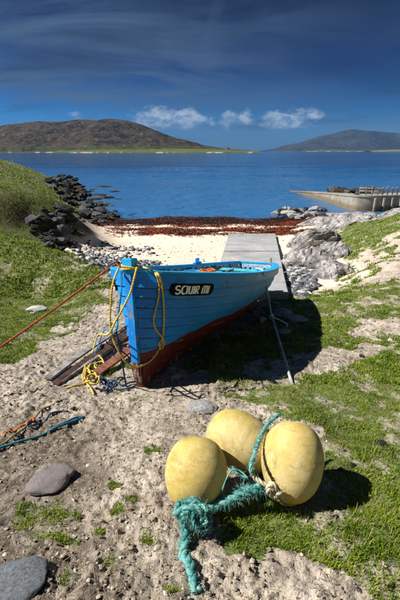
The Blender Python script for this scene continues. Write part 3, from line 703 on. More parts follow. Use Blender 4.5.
def z_sheer(t): return float(np.interp(t, np.linspace(0, 1, 201), _sz))
def x_stern(z): return -.10 * z / .8 + .02
def x_stem(z): return LK - .02 + .10 * z - .08 * max(0, 1 - z / .2) ** 2
ZK = .125
def hull(t, v, side=1, off=0.0, raw=False):
    s = 2 * t - 1; m = max(0.0, 1 - s * s) ** .85
    if s < 0: m = max(m, .45 + .55 * m)
    zs = z_sheer(t); b = b_half(t)
    hol = 1.10 if s > 0 else 1.5
    yy = .028 + (b - .028) * ((1 - m) * v ** hol + m * math.sin(math.pi / 2 * v) ** .95)
    zz = ZK + (zs - ZK) * ((1 - m) * v + m * v ** 1.17)
    xa, xb = x_stern(zz), x_stem(zz)
    p = Vector((xa + (xb - xa) * t, yy, zz))
    if off and not raw:
        e = 1e-3
        t0, t1 = max(0, t - e), min(1, t + e); v0, v1 = max(0, v - e), min(1, v + e)
        n = (hull(t1, v, 1, 0, True) - hull(t0, v, 1, 0, True)).cross(hull(t, v1, 1, 0, True) - hull(t, v0, 1, 0, True))
        n = n.normalized()
        if n.y < 0: n = -n
        n.x *= .6
        p = p + n * off
    return Vector((p.x, p.y * side, p.z))
VE = [0, .11, .22, .33, .43, .53, .625, .72, .81, .90, 1.0]
NT_ = 46
ts = [0.5 - 0.5 * math.cos(math.pi * i / NT_) for i in range(NT_ + 1)]
hullV, hullF = [], []
for side in (1, -1):
    for i in range(len(VE) - 1):
        va, vb = max(0, VE[i] - .018), VE[i + 1]
        V, F, MI = [], [], []
        for t in ts:
            for q in range(4):                          # outer face, bottom to top
                f = q / 3; v = va + (vb - va) * f
                V.append(hull(t, v, side, (TH * 1.05 * (1 - f) if i else TH * .5) + TH))
            for q in range(4):
                f = 1 - q / 3; v = va + (vb - va) * f
                V.append(hull(t, v, side, (TH * (1 - f) if i else TH * .5) + .0005))
        for a in range(NT_):
            for q in range(8):
                q2 = (q + 1) % 8; quad = [a * 8 + q, a * 8 + q2, (a + 1) * 8 + q2, (a + 1) * 8 + q]
                F.append(quad if side > 0 else quad[::-1]); MI.append(1 if 4 <= q < 7 else 0)
        F.append(list(range(8))[::-1] if side > 0 else list(range(8))); MI.append(0)
        e = NT_ * 8; F.append([e + k for k in range(8)] if side > 0 else [e + k for k in range(8)][::-1]); MI.append(0)
        F = [f[::-1] for f in F]
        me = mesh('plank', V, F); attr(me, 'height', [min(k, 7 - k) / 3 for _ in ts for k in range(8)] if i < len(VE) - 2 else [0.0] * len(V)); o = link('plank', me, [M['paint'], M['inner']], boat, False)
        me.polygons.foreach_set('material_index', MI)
        b0 = len(hullV); hullV += [BM @ p for p in V]; hullF += [tuple(b0 + k for k in f) for f in F]
CAMV = Vector((0, 0, CAM_Z))
def on_hull(px, py, off=.012, Y=None):
    d = (at(px, py, 1.0) - CAMV).normalized()
    h = BVH.ray_cast(CAMV, d)
    if h[0] is None: return at(px, py, Y or STERN.y - .3)
    return h[0] + (-d) * off
# gunwales: outer rubbing band with a pale cap
def strip(fn, n=48, parent=boat, name='gunwale', m=None, t0=0.0, t1=1.0):
    V, F = [], []
    for i in range(n + 1):
        t = t0 + (t1 - t0) * i / n
        sec = fn(t); k = len(sec); V += sec
    for i in range(n):
        for q in range(k):
            q2 = (q + 1) % k; F.append((i * k + q, i * k + q2, (i + 1) * k + q2, (i + 1) * k + q))
    F.append(tuple(range(k))[::-1]); F.append(tuple(n * k + q for q in range(k)))
    me = mesh(name, V, F)
    bm = bmesh.new(); bm.from_mesh(me); bmesh.ops.recalc_face_normals(bm, faces=bm.faces); bm.to_mesh(me); bm.free()
    b0 = len(hullV); hullV.extend(BM @ Vector(v) for v in V); hullF.extend(tuple(b0 + k_ for k_ in f) for f in F)
    return link(name, me, m, parent, False)
for side in (1, -1):
    def sec(t, side=side):
        p = hull(t, 1, side); o = Vector((0, side, 0))
        return [p + o * .012 + Vector((0, 0, -.085)), p + o * .062 + Vector((0, 0, -.08)), p + o * .066 + Vector((0, 0, .004)), p + o * .012 + Vector((0, 0, .006))]
    strip(sec, name='rubbing_band', m=M['blue'])
    def sec2(t, side=side):
        p = hull(t, 1, side); o = Vector((0, side, 0)); h = min(.045, max(.004, abs(p.y) - .03))
        return [p + o * .068 + Vector((0, 0, .006)), p + o * .068 + Vector((0, 0, .024)), p - o * h + Vector((0, 0, .026)), p - o * h + Vector((0, 0, -.02)), p - o * .002 + Vector((0, 0, -.02)), p - o * .002 + Vector((0, 0, .0065))]
    strip(sec2, name='gunwale', m=M['cap'])
BVH = BVHTree.FromPolygons(hullV, hullF)
# ribs
for i in range(17):
    t = .07 + .86 * i / 16
    for side in (1, -1):
        V, F = [], []; dt = .012 / LK
        for k in range(13):
            v = .04 + .93 * k / 12
            for (tt, of) in ((t - dt, -.001), (t + dt, -.001), (t + dt, -.02), (t - dt, -.02)): V.append(hull(tt, v, side, of))
        for k in range(12):
            for q in range(4): q2 = (q + 1) % 4; F.append((k * 4 + q, k * 4 + q2, k * 4 + 4 + q2, k * 4 + 4 + q))
        F += [(3, 2, 1, 0), (48, 49, 50, 51)]
        link('rib', mesh('rib', V, F), M['inner'], boat, False)
# thwarts
for t, m_ in ((.20, 'turq'), (.40, 'turq'), (.60, 'turq'), (.80, 'cap')):
    zt = z_sheer(t) - .075; w_ = 0
    for v in np.linspace(0, 1, 60):
        p = hull(t, v)
        if p.z < zt: w_ = p.y
    p = hull(t, .8); bm = bmesh.new(); box(bm, (p.x, 0, zt), (.19, 2 * w_ - .01, .026), None, .006); link('thwart', bm_mesh('thwart', bm), M[m_], boat, False)
    for sy in (-1, 1):
        bm = bmesh.new(); box(bm, (p.x, sy * (w_ - .03), zt + .03), (.03, .05, .06), None, .005); link('thwart_knee', bm_mesh('thwart_knee', bm), M['inner'], boat, False)
# floor boards
for yy in (-.26, -.13, 0, .13, .26):
    bm = bmesh.new(); box(bm, (LK * .5, yy * .8, .36), (LK * .42, .09, .016), None, .003); link('floor_board', bm_mesh('floor_board', bm), M['inner'], boat, False)
# keel, posts, rudder
bm = bmesh.new(); box(bm, (LK * .5, 0, .07), (LK * .99, .055, .14), None, .006); link('keel', bm_mesh('keel', bm), M['paint'], boat, False)
def post(name, xf, z0, z1, wd, dp, m, sgn):
    V, F = [], []; n = 14
    for i in range(n + 1):
        z = z0 + (z1 - z0) * i / n; x = xf(max(0, z)) ; a = x - sgn * .05; b = x + sgn * dp
        V += [Vector((a, -wd / 2, z)), Vector((b, -wd / 2 * .92, z)), Vector((b, wd / 2 * .92, z)), Vector((a, wd / 2, z))]
    for i in range(n):
        for q in range(4): q2 = (q + 1) % 4; F.append((i * 4 + q, i * 4 + q2, i * 4 + 4 + q2, i * 4 + 4 + q))
    F += [(3, 2, 1, 0), tuple(n * 4 + q for q in range(4))]
    me = mesh(name, V, F); bm = bmesh.new(); bm.from_mesh(me); bmesh.ops.recalc_face_normals(bm, faces=bm.faces)
    sharp = [e for e in bm.edges if len(e.link_faces) == 2 and e.calc_face_angle() > .8]
    bmesh.ops.bevel(bm, geom=sharp, offset=.006, segments=2, affect='EDGES'); bm.to_mesh(me); bm.free()
    return link(name, me, m, boat, False)
post('stem_post', x_stem, 0.0, z_sheer(1) + .005, .088, .05, M['stem'], 1)
bm = bmesh.new(); box(bm, (x_stem(1.15) + .005, 0, z_sheer(1) + .06), (.098, .098, .13), None, .008); link('stem_head', bm_mesh('stem_head', bm), M['cap'], boat, False)
for yy in (-.02, .02):
    bm = bmesh.new(); box(bm, (x_stem(1.15) + .02, yy, z_sheer(1) + .135), (.014, .014, .026), None, .003); link('stem_bolt', bm_mesh('stem_bolt', bm), M['darkwood'], boat, False)
V, F = [], []; nv = 16
for xo in (-.022, .006):
    for k in range(nv + 1):
        p = hull(0, k / nv, 1, .002); V.append(p + Vector((xo, 0, 0)))
    for k in range(nv, -1, -1):
        p = hull(0, k / nv, -1, .002); V.append(p + Vector((xo, 0, 0)))
q = 2 * (nv + 1)
F = [tuple(range(q)), tuple(range(2 * q - 1, q - 1, -1))] + [(k, q + k, q + (k + 1) % q, (k + 1) % q) for k in range(q)]
me = mesh('transom', V, F); bm = bmesh.new(); bm.from_mesh(me); bmesh.ops.recalc_face_normals(bm, faces=bm.faces); bm.to_mesh(me); bm.free()
link('transom', me, M['inner'], boat, False)
for yy in np.linspace(-.24, .24, 6):
    bm = bmesh.new(); box(bm, (x_stern(.58) + .03, yy, .58), (.022, .035, .36), None, .004); link('transom_batten', bm_mesh('transom_batten', bm), M['inner'], boat, False)
bm = bmesh.new(); box(bm, (x_stern(.8) - .008, 0, z_sheer(0) + .012), (.05, 2 * TRN + .06, .03), None, .006); link('transom_cap', bm_mesh('transom_cap', bm), M['cap'], boat, False)
bm = bmesh.new(); box(bm, (x_stern(.8) + .02, TRN - .05, z_sheer(0) + .06), (.035, .035, .13), None, .006); link('thole_pin', bm_mesh('thole_pin', bm), M['wood'], boat, False)
p = hull(.965, 1); link('breasthook', mesh('breasthook', [(p.x + .10, -.02, p.z - .0), (p.x + .10, .02, p.z - .0), (p.x - .12, .20, p.z - .02), (p.x - .12, -.20, p.z - .02), (p.x + .10, -.02, p.z - .03), (p.x + .10, .02, p.z - .03), (p.x - .12, .20, p.z - .05), (p.x - .12, -.20, p.z - .05)], [(0, 1, 2, 3), (7, 6, 5, 4), (0, 4, 5, 1), (1, 5, 6, 2), (2, 6, 7, 3), (3, 7, 4, 0)]), M['cap'], boat, False)
rud = []
for y in (-.018, .018):
    rud += [(x_stern(.08) - .03, y, .04), (x_stern(.3) - .03, y, .45), (x_stern(.7) - .03, y, .74), (x_stern(.7) - .20, y, .76), (x_stern(.5) - .27, y, .62), (x_stern(.3) - .22, y, .46), (x_stern(.1) - .30, y, .12)]
n = 7; link('rudder', mesh('rudder', rud, [tuple(range(n)), tuple(range(2 * n - 1, n - 1, -1))] + [(k, n + k, n + (k + 1) % n, (k + 1) % n) for k in range(n)]), M['blue'], boat, False)
# rowlock blocks
for t, sd in ((.33, -1), (.33, 1), (.62, 1), (.62, -1)):
    p = hull(t, 1, sd); bm = bmesh.new(); box(bm, (p.x, p.y, p.z + .04), (.26, .055, .028), None, .006)
    for dx_ in (-.035, .035): box(bm, (p.x + dx_, p.y, p.z + .085), (.03, .035, .075), None, .008)
    if sd < 0 and t < .5: link('rowlock', bm_mesh('rowlock', bm), M['blue'], boat, False)
    else: bm.free()
# name boards with lettering
def find_t(px, v=.93, side=1):
    best = min(((abs(project(*(BM @ hull(t, v, side)))[0] - px), t) for t in np.linspace(.3, .99, 600)))
    return best[1]
def name_board(side, ta, tb, v0, v1, letters):
    ASP = (hull(ta, .9) - hull(tb, .9)).length / (hull((ta + tb) / 2, v1) - hull((ta + tb) / 2, v0)).length
    n = 24; V, F = [], []; rnd = []
    for i in range(n + 1):
        f = i / n; t = ta + (tb - ta) * f
        e = min(f, 1 - f) * 12; c = 1 - (1 - min(1, e)) ** 2; sh = .32 * (1 - math.sqrt(max(0, c)))
        lo, hi = v0 + (v1 - v0) * sh, v1 - (v1 - v0) * sh
        V += [hull(t, lo, side, .045), hull(t, hi, side, .045), hull(t, hi, side, .062), hull(t, lo, side, .062)]
    for i in range(n):
        for q in range(4): q2 = (q + 1) % 4; F.append((i * 4 + q, i * 4 + q2, i * 4 + 4 + q2, i * 4 + 4 + q))
    F += [(3, 2, 1, 0), tuple(n * 4 + q for q in range(4))]
    me = mesh('name_board', V, F); bm = bmesh.new(); bm.from_mesh(me); bmesh.ops.recalc_face_normals(bm, faces=bm.faces); bm.to_mesh(me); bm.free()
    o = link('name_board', me, M['black'], boat, False)
    # uncial strokes: each a chain of (x, y, half width) in letter heights
    def surf(u, w, off): return hull(ta + (tb - ta) * u, v0 + (v1 - v0) * w, side, off)
    for ch in letters:
        V, F = [], []
        for st in ch:
            k = 0; base_ = len(V)
            for j, (u, w, h) in enumerate(st):
                a = st[max(j - 1, 0)]; b = st[min(j + 1, len(st) - 1)]
                dxx, dyy = (b[0] - a[0]) * ASP, b[1] - a[1]; L = math.hypot(dxx, dyy) or 1
                nx_, ny_ = -dyy / L, dxx / L
                for of in (.0612, .067):
                    V.append(surf(u + nx_ * h / ASP, w + ny_ * h, of)); V.append(surf(u - nx_ * h / ASP, w - ny_ * h, of))
            m = len(st)
            for j in range(m - 1):
                a = base_ + j * 4; b = a + 4
                F += [(a + 2, a + 3, b + 3, b + 2), (a, b, b + 1, a + 1), (a, a + 2, b + 2, b), (a + 1, b + 1, b + 3, a + 3)]
            e = base_ + (m - 1) * 4; F += [(base_, base_ + 1, base_ + 3, base_ + 2), (e, e + 2, e + 3, e + 1)]
        me = mesh('letter', V, F); bm = bmesh.new(); bm.from_mesh(me); bmesh.ops.recalc_face_normals(bm, faces=bm.faces); bm.to_mesh(me); bm.free()
        link('letter', me, M['white'], o, False)
    return o
def letters_for(flip):
    H0, H1 = .17, .83; out = []
    def L(x0, wd, strokes):
        r = []
        for st in strokes:
            r.append([((x0 + wd * x if not flip else 1 - (x0 + wd * x)), H0 + (H1 - H0) * y, h) for x, y, h in st])
        out.append(r)
    k, th = .070, .04
    arc = lambda cx, cy, rx, ry, a0, a1, n=10, h=k: [(cx + rx * math.cos(R(a0 + (a1 - a0) * i / n)), cy + ry * math.sin(R(a0 + (a1 - a0) * i / n)), h) for i in range(n + 1)]
    S_ = arc(.5, .74, .42, .25, 35, 250, 9, .06) + arc(.5, .26, .44, .26, 70, -155, 9, .065)
    C_ = [(.98, .98, .05), (.5, .97, .05)] + arc(.55, .5, .47, .48, 95, 270, 10, .07) + [(.95, .06, .05)]
    I_ = [(.5, 0, k), (.5, 1, k)]
    U_ = [[(.08, 1, k), (.08, .3, k), (.25, .03, .05), (.55, .05, .05), (.9, .3, .05)], [(.9, 0, k), (.9, 1, k)]]
    R_ = [[(.1, 0, k), (.1, 1, k)], [(.1, .95, .045), (.6, .98, .055), (.82, .8, .06), (.7, .58, .055), (.25, .48, .045)], [(.3, .48, .05), (.9, .02, .065)]]
    M_ = [[(.07, 0, k), (.07, .8, k)], [(.07, .75, .045), (.2, .97, .05), (.42, .95, .06), (.5, .75, k), (.5, 0, k)], [(.5, .75, .045), (.64, .97, .05), (.86, .95, .06), (.94, .75, k), (.94, 0, k)]]
    x = .08
    for wd, st, gap in ((.115, [S_], .022), (.10, [C_], .015), (.035, [I_], .025), (.10, U_, .025), (.035, [I_], .022), (.105, R_, .085), (.165, M_, .025), (.035, [I_], 0)):
        L(x, wd * .86, st); x += (wd + gap) * .86
    return out
tA, tB = find_t(167.5), find_t(210)
name_board(1, tA, tB, .822, .935, letters_for(False))
name_board(-1, .975, .90, .822, .935, letters_for(False))

# ------------------------------------------------------------------ buoys
def make_buoy_mesh():
    prof_ = []
    n = 40; L, Rm = .225, .178
    prof_.append((.018, -.12))
    prof_.append((.020, -.215)); prof_.append((.025, -.232)); prof_.append((.036, -.234)); prof_.append((.044, -.226))
    for i in range(n + 1):
        a = -math.pi / 2 + .27 + (math.pi - .27 - .15) * i / n
        z = L * math.sin(a); r = Rm * math.cos(a) ** .86 * (1 + .05 * math.sin(a)) + (.0022 if i == n // 2 else 0)
        prof_.append((r, z))
    prof_.append((.022, .216)); prof_.append((.016, .20)); prof_.append((.014, .12))
    V, F = [], []; sg = 48
    for j, (r, z) in enumerate(prof_):
        for k in range(sg):
            a = 2 * math.pi * k / sg; p = Vector((r * math.cos(a), r * math.sin(a), z))
            d = 1 + .018 * mnoise.noise(p * 7) + .006 * mnoise.noise(p * 22)
            V.append(p * d)
    for j in range(len(prof_) - 1):
        for k in range(sg):
            k2 = (k + 1) % sg; F.append((j * sg + k, j * sg + k2, (j + 1) * sg + k2, (j + 1) * sg + k))
    return mesh('buoy', V, F)
bme = make_buoy_mesh(); bme.materials.append(M['buoy'])
def place_buoy(px, py, Y, axis_, scale, roll, label):
    # axis_ points from the rope hole to the far end
    o = bpy.data.objects.new('mooring_buoy', bme); COL.objects.link(o)
    bme.polygons.foreach_set('use_smooth', [True] * len(bme.polygons))
    q = Vector(axis_).normalized().to_track_quat('Z', 'Y')
    o.rotation_mode = 'QUATERNION'; o.rotation_quaternion = q @ Matrix.Rotation(roll, 3, 'Z').to_quaternion()
    o.scale = scale; c = at(px, py, Y); o.location = c
    tag(o, label, 'buoy', 'yellow buoys roped together'); bpy.context.view_layer.update(); return o
B1 = place_buoy(195.5, 472, 1.62, (.16, .62, .74), (.96, .96, .84), .3, 'weathered yellow buoy nearest the frayed rope tail, left of the three')
B2 = place_buoy(241, 441, 1.90, (-.80, .28, .34), (.98, .98, 1.0), 2.0, 'weathered yellow buoy lying behind the other two in the middle')
B3 = place_buoy(292, 461, 1.67, (.14, .50, .82), (.97, .97, .97), 4.1, 'cracked yellow buoy on the turf, right of the three')

# ------------------------------------------------------------------ ropes on the buoys
def thing_mesh(name, V, F, m, label, cat, group=None, smooth=True):
    o = link(name, mesh(name, V, F), m, None, smooth); tag(o, label, cat, group); return o
def gp(px, py, lift=0.0):
    v = ghit(px, py); v.z = gz(v.x, v.y) + lift; return v
h1 = B1.matrix_world @ Vector((0, 0, -.19)); h3 = B3.matrix_world @ Vector((0, 0, -.19))
V, F = [], []
main = [h1, B1.matrix_world @ Vector((0, 0, -.235)), at(181, 507, 1.40), at(192, 517, 1.40), at(203, 511, 1.44), at(216, 506, 1.47), at(232, 498, 1.50), at(248, 491, 1.51), at(262, 486, 1.50), at(273, 487, 1.49), B3.matrix_world @ Vector((0, 0, -.25)), h3]
rope_geo(V, F, main[:9], .029, 3, 6.0, .012, 7, .7); cm = catmull(main[:9], 10)
fibres(V, F, cm, .028, 480, .026, .0014)
fibres(V, F, cm[len(cm) * 7 // 10:], .026, 330, .042, .0014)
tail = [at(181, 503, 1.395), at(178, 512, 1.375), gp(181, 525, .05), gp(186, 540, .04), gp(183, 555, .03), gp(190, 568, .025), gp(193, 583, .015), gp(196, 594, .01)]
rope_geo(V, F, tail, .023, 3, 7, .012, 7, .8); ctl = catmull(tail, 10); fibres(V, F, ctl, .022, 300, .026, .0014)
knot = [at(183, 505, 1.38), at(192, 500, 1.40), at(202, 506, 1.40), at(203, 518, 1.38), at(193, 527, 1.36), at(184, 521, 1.35), at(186, 510, 1.35), at(196, 508, 1.35), at(203, 514, 1.34), at(198, 523, 1.33)]
rope_geo(V, F, knot, .019, 3, 7, .012, 7, .6); fibres(V, F, catmull(knot, 10), .018, 260, .028, .0015)
for q in range(5):
    c0 = at(190 + 3 * q, 508 + 2.5 * q, 1.37 - .008 * q); u_ = Vector((math.cos(q * 1.3), .4 * math.sin(q), math.sin(q * 1.3))).normalized(); v_ = u_.orthogonal().normalized()
    lp = [c0 + (u_ * math.cos(a) + v_ * math.sin(a) * .8) * (.036 + .006 * q % 3) for a in np.linspace(q, q + 5.4, 9)]
    rope_geo(V, F, lp, .011, 3, 7, .009, 6, .6); fibres(V, F, catmull(lp, 6), .011, 110, .032, .0013)
for a in (0, 1, 2):
    st = [at(258 + a * 2, 488 + a, 1.49), gp(262 + 3 * a, 497 + a, .02), gp(258 + 6 * a, 505 + 2 * a, .008), gp(262 + 5 * a, 512 + a, .006)]
    tube(V, F, catmull(st, 6), .006, 5)
thing_mesh('frayed_rope', V, F, M['r_turq'], 'thick frayed turquoise rope joining the yellow buoys, with a loose tail', 'rope')
V, F = [], []
r3 = [h3, B3.matrix_world @ Vector((0, 0, -.235)), at(277, 489, 1.475), at(271, 484, 1.47), at(268, 491, 1.46), at(274, 496, 1.46), at(281, 491, 1.46)]
rope_geo(V, F, r3, .015, 3, 6.5, .01, 7, .25); fibres(V, F, catmull(r3, 8), .015, 120, .02, .0012)
r3b = [at(271, 487, 1.47), at(262, 483, 1.48), at(254, 477, 1.50), at(251, 469, 1.515)]
rope_geo(V, F, r3b, .013, 3, 6.5, .01, 7, .3)
thing_mesh('cream_rope', V, F, M['r_cream'], 'cream rope knotted into the hole of the right buoy', 'rope')
V, F = [], []
r4 = [at(252, 474, 1.505), at(251, 465, 1.52), at(254, 456, 1.60), at(257, 446, 1.67), at(261, 436, 1.74), at(266, 427, 1.82), at(272, 420, 1.90), at(280, 414, 1.95)]
rope_geo(V, F, r4, .012, 3, 6.5, .01, 6, .5); c4 = catmull(r4, 10); fibres(V, F, c4, .012, 200, .028, .0013)
r5 = [at(248, 478, 1.50), at(240, 471, 1.53), at(232, 470, 1.53), at(226, 480, 1.52), at(222, 492, 1.50), gp(222, 499, .02)]
tube(V, F, catmull(r5, 10), .0045, 6); r6 = [at(246, 478, 1.51), at(236, 472, 1.55), at(232, 466, 1.57)]
tube(V, F, catmull(r6, 8), .005, 6); fibres(V, F, catmull(r6, 8), .005, 60, .03, .0012)
thing_mesh('thin_frayed_rope', V, F, M['r_turq'], 'thin frayed turquoise strand between the back and right buoys', 'rope')

# ------------------------------------------------------------------ ropes on the boat
bl = lambda x, y, z: BM @ Vector((x, y, z))
xs_, zs_ = x_stem(1.1), z_sheer(1)
def ring(z, r, n=12, tilt=0.0):
    return [bl(xs_ + .005 + r * math.cos(2 * math.pi * i / n) * 1.0, r * math.sin(2 * math.pi * i / n), z + tilt * math.sin(2 * math.pi * i / n)) for i in range(n + 1)]
YR = .0095
V, F = [], []
rope_geo(V, F, ring(zs_ + .035, .073, 12, .008), YR); rope_geo(V, F, ring(zs_ + .056, .071, 12, -.01), YR)
s0 = bl(xs_ - .04, .07, zs_ + .05)
YB = BOW.y
R1 = [s0, bl(xs_ - .12, .14, z_sheer(.96) + .04)] + [on_hull(*q, .02) for q in ((150, 269.5), (157, 273), (161, 281), (163, 296), (164, 315), (163, 334), (160, 347), (153, 358), (145, 364))] + \
     [at(137, 367, YB - .16), at(130, 365, YB - .2), at(124, 360, YB - .22), at(117, 348, YB - .22), at(112, 335, YB - .2), at(110, 318, YB - .17), at(111, 300, YB - .14), at(113, 283, YB - .10), bl(xs_ + .05, -.085, zs_ + .045)]
rope_geo(V, F, R1, YR)
R2 = [bl(xs_ - .10, .12, z_sheer(.96) + .045)] + [on_hull(*q, .016) for q in ((149, 268.5), (155, 273), (159, 284), (158.5, 297), (155.5, 310), (153.5, 321), (156, 330), (161, 336), (164, 343), (161, 349), (159, 343), (163, 338))]
rope_geo(V, F, R2, YR * .9)
R3 = [bl(xs_ + .03, .085, zs_ + .05), at(134.5, 277, YB - .12), at(130.5, 292, YB - .16), at(123, 308, YB - .2), at(115, 322, YB - .22), at(108, 334, YB - .2), gp(99, 350, .20), gp(92, 362, .08), gp(87, 373, .02), gp(86, 382, .014), gp(91, 389, .012), gp(94, 396, .012)]
rope_geo(V, F, R3, YR)
R3b = [gp(88, 374, .03), gp(92, 366, .06), gp(99, 361, .08), gp(104, 366, .06), gp(104, 374, .03), gp(98, 379, .018), gp(90, 380, .02), gp(84, 385, .014), gp(74, 388, .012), gp(66, 389, .01)]
rope_geo(V, F, R3b, YR); rope_geo(V, F, [gp(86, 370, .05), gp(84, 378, .035), gp(88, 385, .03), gp(91, 378, .045), gp(87, 373, .05), gp(85, 381, .03)], YR)
for q, (ca, cb, rr) in enumerate([(96, 372, 8), (90, 380, 7), (101, 369, 6), (94, 384, 6)]):
    rope_geo(V, F, [gp(ca + rr * math.cos(a), cb + rr * .75 * math.sin(a), .022 + .012 * q) for a in np.linspace(q, q + 5.6, 10)], YR)
thing_mesh('bow_rope', V, F, M['r_yellow'], 'yellow rope looped round the bow post and hanging down the hull', 'rope')
V, F = [], []
rope_geo(V, F, [bl(xs_ + .06, -.05, zs_ + .01), at(121, 292, YB - .12), at(118, 315, YB - .17), at(115, 332, YB - .18), gp(106, 346, .22), gp(98, 357, .12), gp(91, 367, .04), gp(87, 374, .015)], .0085)
thing_mesh('blue_bow_rope', V, F, M['r_blue'], 'thin bright blue rope running from the bow post to the sand', 'rope')
V, F = [], []
rope_geo(V, F, [at(116, 330, YB - .15), at(120, 350, YB - .13), at(123, 368, YB - .1), gp(126, 386, .02), gp(128, 391, .012)], .0085)
for P in ([(92, 373), (98, 381), (106, 385), (115, 383), (122, 386), (130, 384), (138, 381), (142, 378)], [(95, 376), (102, 379), (108, 388), (104, 393), (112, 389), (118, 380), (124, 378)], [(100, 385), (106, 382), (114, 388), (122, 390), (132, 388), (140, 384)], [(104, 380), (109, 384), (106, 389), (100, 391)]):
    rope_geo(V, F, [gp(a, b, .012 + .012 * (i % 2)) for i, (a, b) in enumerate(P)], .0085)
thing_mesh('tangled_rope', V, F, M['r_dark'], 'dark blue tangled rope heaped at the foot of the bow', 'rope')
# red line to a stake off to the left
anch = ghit(-62, 404); anch.z = gz(anch.x, anch.y)
rb = hull(.93, 1, -1); ra = BM @ (rb + Vector((0, -.05, .03)))
V, F = [], []
top = anch + Vector((0, 0, .12)); mid = ra.lerp(top, .5) + Vector((0, 0, -.02))
rope_geo(V, F, [BM @ (rb + Vector((-.02, .08, -.01))), BM @ (rb + Vector((-.01, .02, .035))), ra, ra.lerp(top, .25) + Vector((0, 0, -.012)), mid, ra.lerp(top, .75) + Vector((0, 0, -.012)), top], .0105)
thing_mesh('red_mooring_line', V, F, M['r_red'], 'taut red mooring line from the bow down to the left', 'rope')
V, F = [], []; tube(V, F, [anch + Vector((.03, 0, -.2)), anch + Vector((0, 0, 0)), anch + Vector((-.02, 0, .17))], .018, 8)
thing_mesh('mooring_peg', V, F, M['metal'], 'iron mooring peg beyond the left edge holding the red line', 'peg')
# stake at the stern and its line
sb = ghit(292, 384); sb.z = gz(sb.x, sb.y); stp = at(271.5, 316, sb.y + 1.75)
V, F = [], []; d = (stp - sb).normalized()
tube(V, F, [sb - d * .25, sb, sb.lerp(stp, .5), stp], .0165, 10)
stake = thing_mesh('mooring_stake', V, F, M['metal'], 'slanting grey metal stake driven in the turf off the stern', 'stake')
V, F = [], []
pg = on_hull(264, 274, .02)
inn = BM @ (hull(.10, 1, -1) + Vector((.15, .25, -.05)))
rope_geo(V, F, [on_hull(259, 270, .0) + Vector((-.06, .10, .0)), on_hull(261, 271, .0) + Vector((0, 0, .025)), pg, on_hull(266, 281, .02), at(268.5, 297, stp.y + .5), stp + Vector((0, 0, .01)), stp - d * .05], .0115)
for z in (0, .02, .04):
    rope_geo(V, F, [stp - d * z + (d.orthogonal().normalized() * math.cos(a) + d.cross(d.orthogonal().normalized()) * math.sin(a)) * .026 for a in np.linspace(0, 6.5, 10)], .010)
rope_geo(V, F, [stp - d * .02, at(276, 318.5, stp.y - .03), at(282, 321, stp.y - .05), at(287, 324, stp.y - .07), at(286.5, 327, stp.y - .08)], .0105)
thing_mesh('stern_line', V, F, M['r_pale'], 'pale aqua line from the stern knotted to the slanting stake', 'rope')
# ropes on the sand at the left
V, F = [], []; rope_geo(V, F, [gp(-25, 458, .012), gp(0, 450.5, .012), gp(20, 445.5, .012), gp(40, 439, .012), gp(58, 431.5, .012), gp(72, 424.5, .014), gp(86, 417.5, .012)], .0105)
rope_geo(V, F, [gp(54, 432.5, .014), gp(66, 426, .018), gp(76, 420.5, .02), gp(84, 419, .014)], .009)
thing_mesh('teal_rope', V, F, M['r_teal'], 'teal rope lying straight on the sand at the left edge', 'rope')
V, F = [], []; rope_geo(V, F, [gp(-20, 455, .012), gp(2, 447, .012), gp(14, 440, .012), gp(26, 431, .014), gp(28.5, 424, .016), gp(32, 421, .012), gp(42, 414, .012), gp(52, 407, .012), gp(58, 403, .01)], .0085)
thing_mesh('olive_rope', V, F, M['r_olive'], 'faded olive rope curling on the sand above the teal rope', 'rope')
V, F = [], []; rope_geo(V, F, [gp(30, 430, .012), gp(36, 428, .012), gp(44, 421, .012), gp(52, 416, .014), gp(62, 412.5, .012), gp(68, 413, .01)], .0085)
thing_mesh('dark_rope', V, F, M['r_dark'], 'short dark rope on the sand beside the olive rope', 'rope')
V, F = [], []; rope_geo(V, F, [gp(4, 439, .012), gp(8, 435.5, .012), gp(14, 432.5, .010), gp(20, 430, .010), gp(27, 426, .012), gp(32.5, 419.5, .022), gp(34, 422, .016)], .009)
thing_mesh('loose_cord', V, F, M['r_orange'], 'short orange red cord lying by the olive rope', 'rope')

# ------------------------------------------------------------------ gear in the boat
def oar(y0, y1, z, t0, t1, m, label, blade=True):
    a = BM @ Vector((LK * t0, y0, z + .02)); b = BM @ Vector((LK * t1, y1, z)); e = empty('oar', a); V, F = [], []
    tube(V, F, [Vector((0, 0, 0)), (b - a) * .5, b - a], .023, 8); link('shaft', mesh('shaft', V, F), m, e)
    d_ = (b - a).normalized(); s_ = d_.cross(Vector((0, 0, 1))).normalized(); u_ = s_.cross(d_); V = []
    for f, wd in ((0, .025), (.15, .05), (.55, .062), (.62, .055)):
        p_ = (b - a) + d_ * (f - .05)
        for sx, sz in ((-1, -1), (1, -1), (1, 1), (-1, 1)): V.append(p_ + s_ * wd * sx + u_ * .009 * sz)
    F = [(3, 2, 1, 0), (12, 13, 14, 15)] + [(i * 4 + q, i * 4 + (q + 1) % 4, i * 4 + 4 + (q + 1) % 4, i * 4 + 4 + q) for i in range(3) for q in range(4)]
    link('blade', mesh('blade', V, F), m, e, False); V, F = [], []; tube(V, F, [Vector((0, 0, 0)), -(b - a).normalized() * .12], .016, 8); link('handle', mesh('handle', V, F), M['wood'], e); tag(e, label, 'oar', 'oars laid along the thwarts'); return e
ztw = z_sheer(.6) - .105
zt2 = z_sheer(.4) - .10
oar(-.30, -.14, .86, .40, .74, M['navy'], 'dark navy oar laid in the boat beside the far gunwale')
oar(-.12, .0, .87, .38, .75, M['navy'], 'dark navy oar laid along the middle of the boat')
oar(.10, .16, .85, .42, .70, M['wood'], 'bare wood oar nearest the name board side of the boat')
